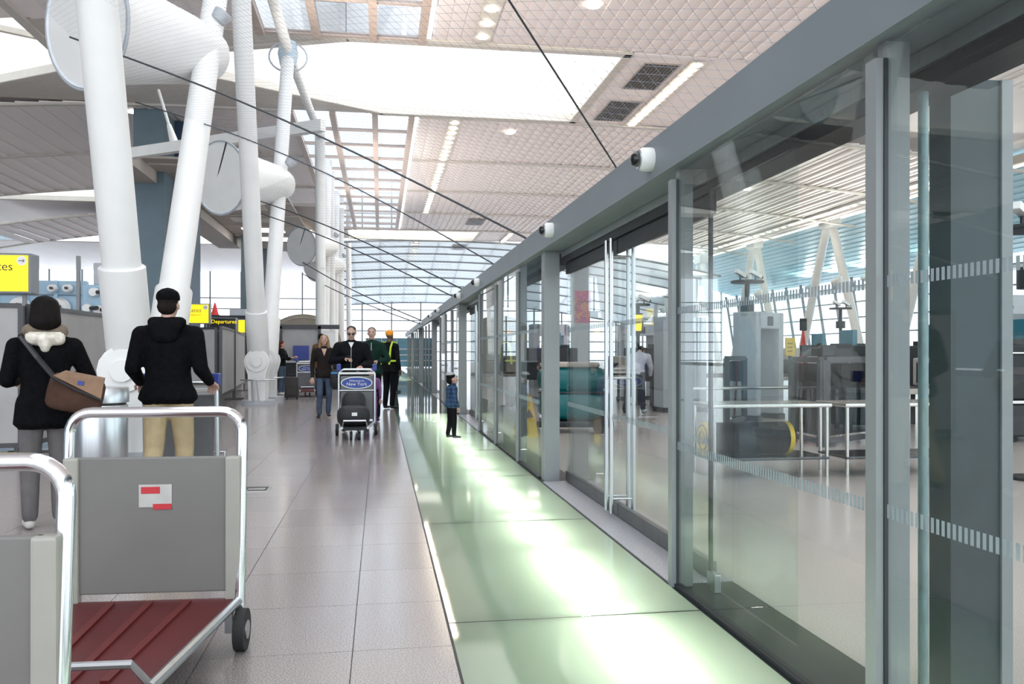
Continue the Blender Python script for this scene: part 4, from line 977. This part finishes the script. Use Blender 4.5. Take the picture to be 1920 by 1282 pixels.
# 8 red-haired woman, 9 brown jacket man
t, V, hp = person('red-haired woman in black jacket and jeans at the check-in', (-3.0, 26.5, 0), 1.25, 1.66, BLKJ, JEANS, voxel=.02, nod=.15, P=dict(elR=(.24, -.1, 1.15), wrR=(.15, -.34, 1.22), elL=(-.24, -.1, 1.15), wrL=(-.12, -.34, 1.2)), shoes=WHITEP)
blob('hair', [(hp(0, .03, .04), (.095, .095, .085), hp(0, .07, -.12), (.085, .06, .07), 0)], .014, [hairm('red_hair', (.13, .03, .02))], t)
t, V, hp = person('man in brown leather jacket seen from behind at check-in', (-1.66, 24.3, 0), PI-.4, 1.84, BROWNJ, BLKJ, voxel=.018, bulk=1.12, coat=.12)
hair_short(t, hp, MATS['dark_hair'])
# child behind cart
t, V, hp = person('small child in purple standing behind the blue-sign cart', (-.15, 13.98, 0), 0, 1.05, PURP, PURP, voxel=.014, P=dict(wrL=(-.16, -.25, 1.25), elL=(-.22, -.05, 1.2)), hs=1.3)
blob('hair', [(hp(0, .03, .05), (.108, .118, .10), None, None, 0)], .014, [MATS['dark_hair']], t)
# 10 boy
def plaid():
    m, nt, b = _new('blue_plaid'); tc = nt.nodes.new('ShaderNodeTexCoord'); sp = nt.nodes.new('ShaderNodeSeparateXYZ'); nt.links.new(tc.outputs['Object'], sp.inputs[0])
    def band(out, n, thr):
        mu = nt.nodes.new('ShaderNodeMath'); mu.operation = 'MULTIPLY'; mu.inputs[1].default_value = n; fr = nt.nodes.new('ShaderNodeMath'); fr.operation = 'FRACT'; gt = nt.nodes.new('ShaderNodeMath'); gt.operation = 'GREATER_THAN'; gt.inputs[1].default_value = thr
        nt.links.new(out, mu.inputs[0]); nt.links.new(mu.outputs[0], fr.inputs[0]); nt.links.new(fr.outputs[0], gt.inputs[0]); return gt.outputs[0]
    a = band(sp.outputs['Z'], 9, .6); c = band(sp.outputs['Y'], 9, .6); ad = nt.nodes.new('ShaderNodeMath'); ad.operation = 'ADD'; nt.links.new(a, ad.inputs[0]); nt.links.new(c, ad.inputs[1])
    dv = nt.nodes.new('ShaderNodeMath'); dv.operation = 'MULTIPLY'; dv.inputs[1].default_value = .5; nt.links.new(ad.outputs[0], dv.inputs[0])
    r = nt.nodes.new('ShaderNodeValToRGB'); r.color_ramp.elements[0].color = (.02, .07, .16, 1); r.color_ramp.elements[1].color = (.01, .012, .03, 1); nt.links.new(dv.outputs[0], r.inputs[0]); nt.links.new(r.outputs[0], b.inputs['Base Color']); b.inputs['Roughness'].default_value = .85
    return m
PLAID = plaid()
t, V, hp = person('little boy in blue plaid shirt and black trousers facing the glass', (1.07, 12.6, 0), PI/2+.25, 1.0, PLAID, BLKJ, voxel=.010, bulk=1.25, coat=.1,
    P=dict(hd=(0, -.02, 1.565), shL=(-.19, 0, 1.34), shR=(.19, 0, 1.34), nk=(0, 0, 1.40), wrL=(-.27, -.08, .86), elL=(-.28, .0, 1.08), wrR=(.27, -.08, .86), elR=(.28, .0, 1.08), kneeL=(-.12, -.02, .48), ankL=(-.13, -.02, .09), kneeR=(.12, .0, .48), ankR=(.14, .06, .09)), hs=1.42)
blob('hair', [(hp(0, .03, .05), (.118, .130, .112), None, None, 0), (hp(0, .06, -.02), (.11, .08, .10), None, None, 0)], .014, [MATS['black_hair']], t)
blob('skullcap', [(hp(0, .045, .112), (.11, .11, .045), None, None, 0), (hp(0, .055, .09), (.125, .12, .026), None, None, 0)], .014, [pm('grey_cap', (.42, .42, .44), .8, var=.1)], t)

# ================================================================ SCREENING HALL BEHIND THE GLASS
def uplight(parent, loc, dirv, power, size=2.6):
    l = bpy.data.lights.new('uplight', 'SPOT'); l.energy = power; l.spot_size = size; l.spot_blend = .8; l.color = (1, .95, .88); l.shadow_soft_size = .3
    o = link('uplight', l, parent, loc); o.rotation_euler = (-Vector(dirv)).to_track_quat('Z', 'Y').to_euler(); return o
def a_frame(yc, label):
    t = thing('a_frame_column', label, 'column', (35, yc, 0), group='white A-frame columns of the screening hall')
    for s in (-1, 1):
        MB().cyl((0, s*4.9, 0), (0, s*.25, 11.7), .33, n=20).obj('leg', WHITEP, t, True)
        MB().cyl((0, s*4.9, 0), (0, s*4.9, .2), .6, n=20).obj('foot', WHITEP, t, True)
    MB().bbox(-.5, .5, -.9, .9, 11.1, 12.1, .15).obj('head_node', WHITEP, t, True)
    MB().lathe([(.12, -.5), (.3, -.3), (.42, .2), (.45, .3)], 20, Matrix.Translation((-.8, -2.6, 6.6))@Matrix.Rotation(-.5, 4, 'Y')).obj('uplight_bowl', WHITEP, t, True)
    uplight(t, (-.95, -2.6, 7.0), (-.75, 0, .66), 3200)
for y, l in ((47.7, 'white A-frame column nearest at the right edge'), (60.9, 'white A-frame column behind monitors, right of metal detector'), (74.2, 'second white A-frame column farther back'), (87.5, 'third white A-frame column farther back'), (100.5, 'farthest white A-frame column by end windows')): a_frame(y, l)
# uplights along the window sill
for i in range(6):
    t = thing('sill_uplight', 'white scoop uplight on window ledge, %s from the right' % ['first', 'second', 'third', 'fourth', 'fifth', 'sixth'][i], 'lamp', (48.2, 60+5.5*i, 8.7), group='scoop uplights on the window ledge')
    soft_box(.9, .5, .28, 2.4).obj('scoop', WHITEP, t, True); MB().cyl((0, 0, -.7), (0, 0, -.2), .08, n=8).obj('stem', WHITEP, t)
    l = bpy.data.lights.new('scoop_light', 'SPOT'); l.energy = 900; l.spot_size = 2.6; l.spot_blend = .6; l.color = (1, .95, .88); l.shadow_soft_size = .4
    lo = link('scoop_light', l, t, (-.6, 0, .35)); lo.rotation_euler = (0, math.radians(118), 0)
MB().box(47.6, 49.2, 20, 112, 7.75, 8.0).obj('window_ledge', WHITEP, rr)
# stainless tables
def steel_table(loc, wx, wy, label, shelf=True):
    t = thing('steel_table', label, 'table', loc, group='stainless steel tables')
    MB().bbox(0, wx, 0, wy, .73, .77, .012).obj('table_top', STAIN, t)
    if shelf: MB().bbox(.02, wx-.02, .02, wy-.02, .185, .215, .008).obj('shelf', pm('dark_steel', (.08, .085, .09), .2, metal=.7, var=.1), t)
    for x in (.04, wx-.04):
        for y in (.04, wy-.04): MB().cyl((x, y, 0), (x, y, .73), .019, n=12).obj('leg', STAIN, t, True)
    return t
steel_table((3.34, 8.05, 0), 1.32, .62, 'long steel table carrying the rolled black mat')
steel_table((4.78, 8.0, 0), 1.5, .62, 'steel table right of the mat table, cut by grey mullion')
t1 = gz(1338, 745, .77); steel_table((4.6, 12.1, 0), 2.6, .5, 'steel table behind the rolled mat table', False)
# rolled mat
t = thing('rolled_mat', 'rolled black rubber mat with yellow edge on table shelf', 'mat', (3.36, 8.36, .215))
MB().cyl((.03, 0, .175), (.93, 0, .175), .172, n=40).obj('roll', pm('black_rubber_mat', (.008, .008, .009), .6, spec=.2, var=.3, bump=.5, bscale=200, stretch=(8, 1, 1)), t, True)
for x in (0., .91): MB().cyl((x, 0, .175), (x+.05, 0, .175), .175, n=40).obj('yellow_edge', YELP, t, True)
sp = MB(); sp.tube([(-.004, (.165-.0045*i/1)*math.cos(i*.4), .175+(.165-.0045*i)*math.sin(i*.4)) for i in range(34)], .005, 5); sp.obj('spiral_seam', BLACK, t)
MB().lathe([(.1735, .33), (.1735, .52)], 40, Matrix.Translation((0, 0, .175))@Matrix.Rotation(PI/2, 4, 'Y')).obj('tape_band', CHARC, t, True)
# walk-through detectors
def detector(loc, rz, label, wd=.86, dp=.5, h=2.08):
    t = thing('walk_through_detector', label, 'detector', loc, rz, 'grey walk-through detectors')
    for s in (-1, 1): 
        p = MB().bbox(s*wd/2-.09, s*wd/2+.09, -dp/2, dp/2, .1, h, .02).obj('side_panel', LGREY, t)
        MB().box(s*wd/2-.1, s*wd/2+.1, -dp/2-.02, dp/2+.02, 0, .1).obj('kick_base', CHARC, p)
    MB().bbox(-wd/2, wd/2, -dp/2, dp/2, h-.32, h, .02).obj('lintel', LGREY, t)
    MB().box(-.1, .1, -dp/2-.01, -dp/2, h-.26, h-.08).obj('display', CHARC, t)
    return t
detector((7.3, 15.3, 0), .6, 'big grey detector arch behind the steel table')
detector((6.55, 17.6, 0), .1, 'grey detector arch left of the big one')
detector((6.95, 21.9, 0), .1, 'grey detector arch behind the bending man, near')
detector((4.6, 22.5, 0), .1, 'grey detector arch farther left behind doors')
# camera discs on poles
def camera_pole(px, py, Y, r, label, zb=0., tray=False):
    c = gy(px, py, Y); t = thing('camera_pole', label, 'camera pole', (c.x, Y, zb), group='disc-topped camera poles')
    z = c.z-zb
    MB().lathe([(r, 0), (r+.01, .02), (r, .05), (.05, .06)], 32, Matrix.Translation((0, 0, z-.03))).obj('disc', CHARC, t, True)
    MB().cyl((0, 0, 0), (0, 0, z), .05, n=12).obj('pole', CHARC, t, True)
    MB().lathe([(.14, 0), (.14, .22), (.05, .23)], 20, Matrix.Translation((0, 0, z-.62))).obj('junction_drum', CHARC, t, True)
    MB().lathe([(.22, 0), (.22, .03), (.06, .05)], 20).obj('pole_foot', CHARC, t, True)
    for i, (dx, dy, a) in enumerate(((-.55*r, -.2*r, .5), (.5*r, -.1*r, -.2))):
        o = Vector((dx, dy, z+.02)); m = MB().cyl(o, o+Vector((0, 0, .09)), .02, n=8).obj('camera_mount', CHARC, t)
        q = Vector((math.cos(a)*-.14, -.06, .05)); MB().beam(o+Vector((0, 0, .14))-q, o+Vector((0, 0, .14))+q, .09, .08).obj('camera_body', WHITEP, t)
        MB().cyl(o+Vector((0, 0, .14))-q*1.0, o+Vector((0, 0, .14))-q*1.35, .035, n=10).obj('camera_lens', BLACK, t)
    return t
camera_pole(1401, 528, 16.2, .33, 'dark disc camera pole above the big detector arch')
camera_pole(1576, 578, 24.0, .33, 'slender disc camera pole in front of A-frame column')
camera_pole(1935, 428, 7.6, .30, 'disc camera pole at the right edge of picture')
camera_pole(1196, 571, 20.0, .30, 'disc camera pole above the yellow notice board')
# yellow notice under a disc, mural pillar, monitors
c = gy(1196, 605, 19.8); t = thing('notice_board', 'yellow tapered notice under the disc camera pole', 'notice', (c.x, 19.8, c.z-.2))
MB().hexa([(-.09, 0, 0), (.09, 0, 0), (.09, .04, 0), (-.09, .04, 0), (-.12, 0, .4), (.12, 0, .4), (.12, .04, .4), (-.12, .04, .4)]).obj('board', YEL, t); MB().box(-.08, .08, -.004, 0, .2, .23).obj('printed_line', BLACK, t); MB().box(-.12, .12, -.01, .05, .4, .44).obj('top_clip', CHARC, t)
c0, c1 = gy(1078, 560, 34), gy(1105, 560, 34)
t = thing('mural_pillar', 'grey pillar with colourful reddish mural behind the doors', 'pillar', (c0.x, 34, 0))
MB().box(0, c1.x-c0.x, 0, .8, 0, gy(1090, 470, 34).z).obj('pillar_body', LGREY, t)
def mural():
    m, nt, b = _new('mural_paint'); tc = nt.nodes.new('ShaderNodeTexCoord'); v = nt.nodes.new('ShaderNodeTexVoronoi'); v.inputs['Scale'].default_value = 4.5
    n = nt.nodes.new('ShaderNodeTexNoise'); n.inputs['Scale'].default_value = 5; ad = nt.nodes.new('ShaderNodeVectorMath'); nt.links.new(tc.outputs['Object'], n.inputs[0]); nt.links.new(tc.outputs['Object'], ad.inputs[0]); nt.links.new(n.outputs['Color'], ad.inputs[1]); nt.links.new(ad.outputs[0], v.inputs[0])
    r = nt.nodes.new('ShaderNodeValToRGB'); e = r.color_ramp.elements; e[0].color = (.5, .08, .06, 1); e[1].color = (.1, .12, .06, 1); k = e.new(.35); k.color = (.6, .3, .2, 1); k = e.new(.6); k.color = (.55, .12, .3, 1)
    nt.links.new(v.outputs['Color'], r.inputs[0]); nt.links.new(r.outputs[0], b.inputs['Base Color']); return m
MB().box(-.02, c1.x-c0.x+.02, -.03, 0, gy(1090, 605, 34).z, gy(1090, 545, 34).z).obj('mural_panel', mural(), t)
# dark x-ray machines and conveyor tables
def xray(loc, rz, label, L=2.2, body=CHARC):
    t = thing('xray_machine', label, 'x-ray machine', loc, rz, 'baggage x-ray machines')
    MB().bbox(-.45, .45, 0, L*.6, .62, 1.42, .04).obj('tunnel_housing', body, t)
    MB().bbox(-.40, .40, -.5, 0, .80, 1.22, .03).obj('entry_hood', BEIGE if body is not BEIGE else CHARC, t); MB().box(-.3, .3, -.505, -.5, .84, 1.15).obj('curtain', BLACK, t)
    MB().bbox(-.38, .38, -1.3, L+.6, .70, .78, .01).obj('conveyor', BEIGE, t); MB().box(-.33, .33, -1.3, L+.6, .78, .79).obj('belt', BLACK, t)
    for y in (-1.1, L*.3, L+.4):
        for x in (-.3, .3): MB().beam((x, y, 0), (x, y, .70), .06, .06, up=(0, 1, 0)).obj('leg', CHARC, t)
    cp = MB().bbox(.445, .455, .3, .8, .95, 1.25, .002).obj('control_panel', BLACK, t)
    for i in range(3):
        for j in range(2): MB().cyl((.456, .4+.12*i, 1.02+.12*j), (.462, .4+.12*i, 1.02+.12*j), .018, n=8).obj('button', LGREY, cp)
    MB().box(.1, .4, L*.2, L*.5, 1.42, 1.5).obj('monitor_base', CHARC, t); MB().bbox(-.1, .45, L*.35, L*.4, 1.46, 1.8, .01).obj('monitor', pm('monitor_blue', (.03, .16, .22), .25, var=.1), t)
    return t
xray((8.9, 13.6, 0), -PI/2-.1, 'dark x-ray machine right of big detector, nearest')
xray((9.4, 17.2, 0), -PI/2, 'dark x-ray machine in the second lane')
xray((5.9, 19.3, 0), -PI/2, 'dark x-ray machine right of the bending man')
xray((3.6, 20.9, 0), -PI/2, 'dark x-ray machine behind the teal scrubber')
xray((10.6, 20.6, 0), -PI/2, 'beige x-ray machine in the far lane', body=BEIGE)
xray((8.6, 11.3, 0), -PI/2, 'dark x-ray machine behind the galvanised rod')
c = gz(1890, 830); t = thing('dark_cabinet', 'dark grey cabinets stacked with steel top at right edge', 'cabinet', (c.x-.15, c.y, 0))
MB().bbox(0, 1.6, 0, .9, .62, 1.28, .03).obj('upper_cabinet', CHARC, t); MB().bbox(.15, 1.6, 0, .9, .08, .55, .03).obj('lower_cabinet', BLACK, t); MB().bbox(-.03, 1.65, -.05, .95, .56, .61, .01).obj('steel_shelf', STAIN, t); MB().bbox(.2, .4, -.01, 0, .98, 1.1, .003).obj('keypad', BLACK, t); MB().bbox(-.03, 1.63, -.03, .93, 1.28, 1.31, .01).obj('steel_top', STAIN, t)
for x in (.3, 1.5): MB().cyl((x, .1, 0), (x, .1, .08), .04, n=10).obj('caster', RUBBER, t)
c = gy(1885, 600, 15); t = thing('grey_scanner', 'tall grey scanner booth beyond dark cabinets at right', 'scanner', (c.x-.2, 15, 0))
MB().bbox(0, .95, 0, 1, 0, gy(1885, 552, 15).z, .05).obj('booth', LGREY, t); MB().box(0, .9, -.01, 0, .1, gy(1885, 588, 15).z).obj('booth_panel', SIGNG, t); MB().cyl((.28, -.02, gy(1885, 576, 15).z), (.28, 0, gy(1885, 576, 15).z), .09, n=16).obj('porthole', BLACK, t)
sign(1899, 1960, 601, 631, 18, 'yellow gates sign at the right edge behind glass', 'Gates', None, False)
# smoked dividers
def divider(a, b, label, z1=1.2):
    t = thing('glass_divider', label, 'divider', (a.x, a.y, 0), group='black framed smoked glass dividers'); d = Vector((b.x-a.x, b.y-a.y, 0))
    f = MB()
    for p in (Vector(), d): f.beam(p, p+Vector((0, 0, z1)), .09, .09, up=(0, 1, 0))
    f.beam(Vector((0, 0, z1)), d+Vector((0, 0, z1)), .08, .08); f.beam(Vector((0, 0, .08)), d+Vector((0, 0, .08)), .07, .07); f.obj('frame', DKFR, t)
    MB().beam(Vector((0, 0, .65)), d+Vector((0, 0, .65)), .012, 1.0).obj('smoked_pane', SMOKE, t)
divider(gz(1486, 826), gz(1540, 838), 'black framed divider behind the steel table, front')
divider(gz(1546, 838), gz(1636, 826), 'long black framed divider running to the right')
divider(gz(1362, 800), gz(1395, 792), 'black framed divider left of the big detector')
divider(gz(1225, 765), gz(1250, 770), 'black framed divider right of the bending man')
# yellow caution board and teal scrubber
c = gz(986, 818); t = thing('caution_board', 'yellow folding wet floor board just inside the glass', 'sign', c, .3)
for s in (-1, 1): MB().hexa([(-.14, s*.16, 0), (.14, s*.16, 0), (.14, s*.16+.02, 0), (-.14, s*.16+.02, 0), (-.09, s*.02, .62), (.09, s*.02, .62), (.09, s*.02+.02, .62), (-.09, s*.02+.02, .62)]).obj('board_leaf', YELP, t)
MB().prism([(-.07, .30), (.07, .30), (0, .43)], -.12, -.105, f=lambda p, q: Vector((p[0], q+.0-(.35-p[1])*.1, p[1]))).obj('warning_triangle', BLACK, t); MB().tube([(-.05, .01, .62), (-.03, .01, .67), (.03, .01, .67), (.05, .01, .62)], .012, 6).obj('carry_handle', YELP, t)
c = gz(1085, 812); t = thing('floor_scrubber', 'teal ride-on floor scrubber behind the door glass', 'machine', (c.x, c.y+.3, 0), -.2)
soft_box(.62, .42, .27, 3.4, M=Matrix.Translation((0, 0, .46))).obj('lower_body', TEAL, t, True); soft_box(.58, .40, .24, 3.2, M=Matrix.Translation((-.04, 0, .86))).obj('tank', TEAL, t, True)
MB().bbox(-.6, .5, -.40, .40, .64, .67, .01).obj('belt_line', CHARC, t); soft_box(.5, .38, .05, 4, M=Matrix.Translation((-.08, 0, 1.10))).obj('tank_lid', pm('lid_tan', (.35, .3, .26), .5, var=.05), t, True)
MB().bbox(-.62, .62, -.40, .40, .10, .2, .03).obj('skirt', CHARC, t)
for x in (-.4, .4):
    for y in (-.36, .36): MB().cyl((x, y-.05, .12), (x, y+.05, .12), .12, n=20).obj('wheel', RUBBER, t, True)
MB().tube([(.5, -.3, 1.0), (.68, -.3, 1.12), (.68, .3, 1.12), (.5, .3, 1.0)], .02, 8).obj('handle_bar', CHARC, t)
c = gy(1506, 650, 15.6); t = thing('red_tripod', 'red A-shaped stand beside dark monitors', 'stand', (c.x, 15.6, 0))
tz = gy(1506, 620, 15.6).z
for s_ in (-1, 1): MB().cyl((s_*.22, 0, 0), (0, 0, tz), .02, n=8).obj('stand_leg', pm('stand_red', (.55, .03, .03), .5, var=.05), t, True)
MB().cyl((0, .22, 0), (0, 0, tz), .02, n=8).obj('stand_leg', MATS['stand_red'], t, True); MB().bbox(-.07, .07, -.03, .03, tz, tz+.25, .02).obj('stand_head', CHARC, t)
c = gy(1482, 650, 16.6); t = thing('yellow_notice', 'yellow notice panel right of the big detector arch', 'notice', (c.x, 16.6, 0))
MB().bbox(-.11, .11, 0, .03, gy(1482, 667, 16.6).z, gy(1482, 633, 16.6).z, .006).obj('notice_panel', YELP, t); MB().cyl((0, .02, 0), (0, .02, gy(1482, 667, 16.6).z), .03, n=10).obj('notice_post', CHARC, t)
for i in range(3): zl = gy(1482, 658-7*i, 16.6).z; MB().box(-.07, .05, -.004, 0, zl-.008, zl+.008).obj('printed_line', BLACK, t)
for i, (px, pw) in enumerate(((1512, 22), (1555, 30), (1612, 30))):
    c = gy(px, 665, 12.9); t = thing('flat_monitor', 'black flat monitor above dark divider, %s from the detector' % ['first', 'second', 'third'][i], 'monitor', (c.x, 12.9, 0), group='black monitors behind the divider')
    z0, z1 = gy(px, 668, 12.9).z, gy(px, 647, 12.9).z; h_ = pw*12.9/1560/2*1.05
    MB().bbox(-h_, h_, 0, .04, z0, z1, .008).obj('screen_case', BLACK, t); MB().box(-h_+.015, h_-.015, -.003, 0, z0+.015, z1-.015).obj('screen', pm('screen_off', (.02, .025, .03), .15, var=.1), t); MB().cyl((0, .04, 0), (0, .04, z0), .03, n=10).obj('monitor_stand', CHARC, t)
# bending man
t, V, hp = person('man in pale shirt and navy trousers bending over inside the hall', (5.40, 17.15, 0), PI-.5, 1.74, pm('lavender_shirt', (.50, .50, .58), .8, var=.08), pm('navy_trousers', (.012, .017, .035), .8, var=.2), voxel=.017, bulk=1.15, hands=False,
    P=dict(pel=(0, 0, .93), wst=(0, -.10, 1.06), cst=(0, -.28, 1.18), shL=(-.19, -.36, 1.24), shR=(.19, -.36, 1.24), nk=(0, -.42, 1.28), hd=(0, -.52, 1.33), elL=(-.24, -.45, .98), elR=(.24, -.45, .98), wrL=(-.2, -.6, .82), wrR=(.2, -.6, .82), kneeL=(-.12, -.05, .5), ankL=(-.16, .05, .08), kneeR=(.14, .0, .5), ankR=(.22, .12, .08)), nod=.8)
hair_short(t, hp, MATS['dark_hair'])
# operator seated behind monitors
c = gy(1537, 648, 18.4)
t, V, hp = person('dark-haired operator behind the x-ray monitors, only head showing', (c.x, 18.4, 0), .4, 1.52, BLKJ, BLKJ, skin=SKIND, voxel=.02, hands=False)
hair_short(t, hp, MATS['black_hair'])
# far end of the walkway: railing, teal bank
t = thing('end_barrier', 'teal glass barrier with white rails at the far walkway end', 'barrier', (-1.2, 72, 0))
MB().box(0, 5.2, 0, .06, .1, 2.55).obj('barrier_glass', pm('teal_glass', (.05, .17, .23), .2, var=.15, scale=1), t)
r = MB()
for z in (.6, 1.1, 1.6): r.cyl((0, -.1, z), (5.2, -.1, z), .05, n=8)
for x in (0, 1.3, 2.6, 3.9, 5.2): r.cyl((x, -.1, 0), (x, -.1, 2.55), .05, n=8)
r.obj('barrier_rail', LGREY, t)
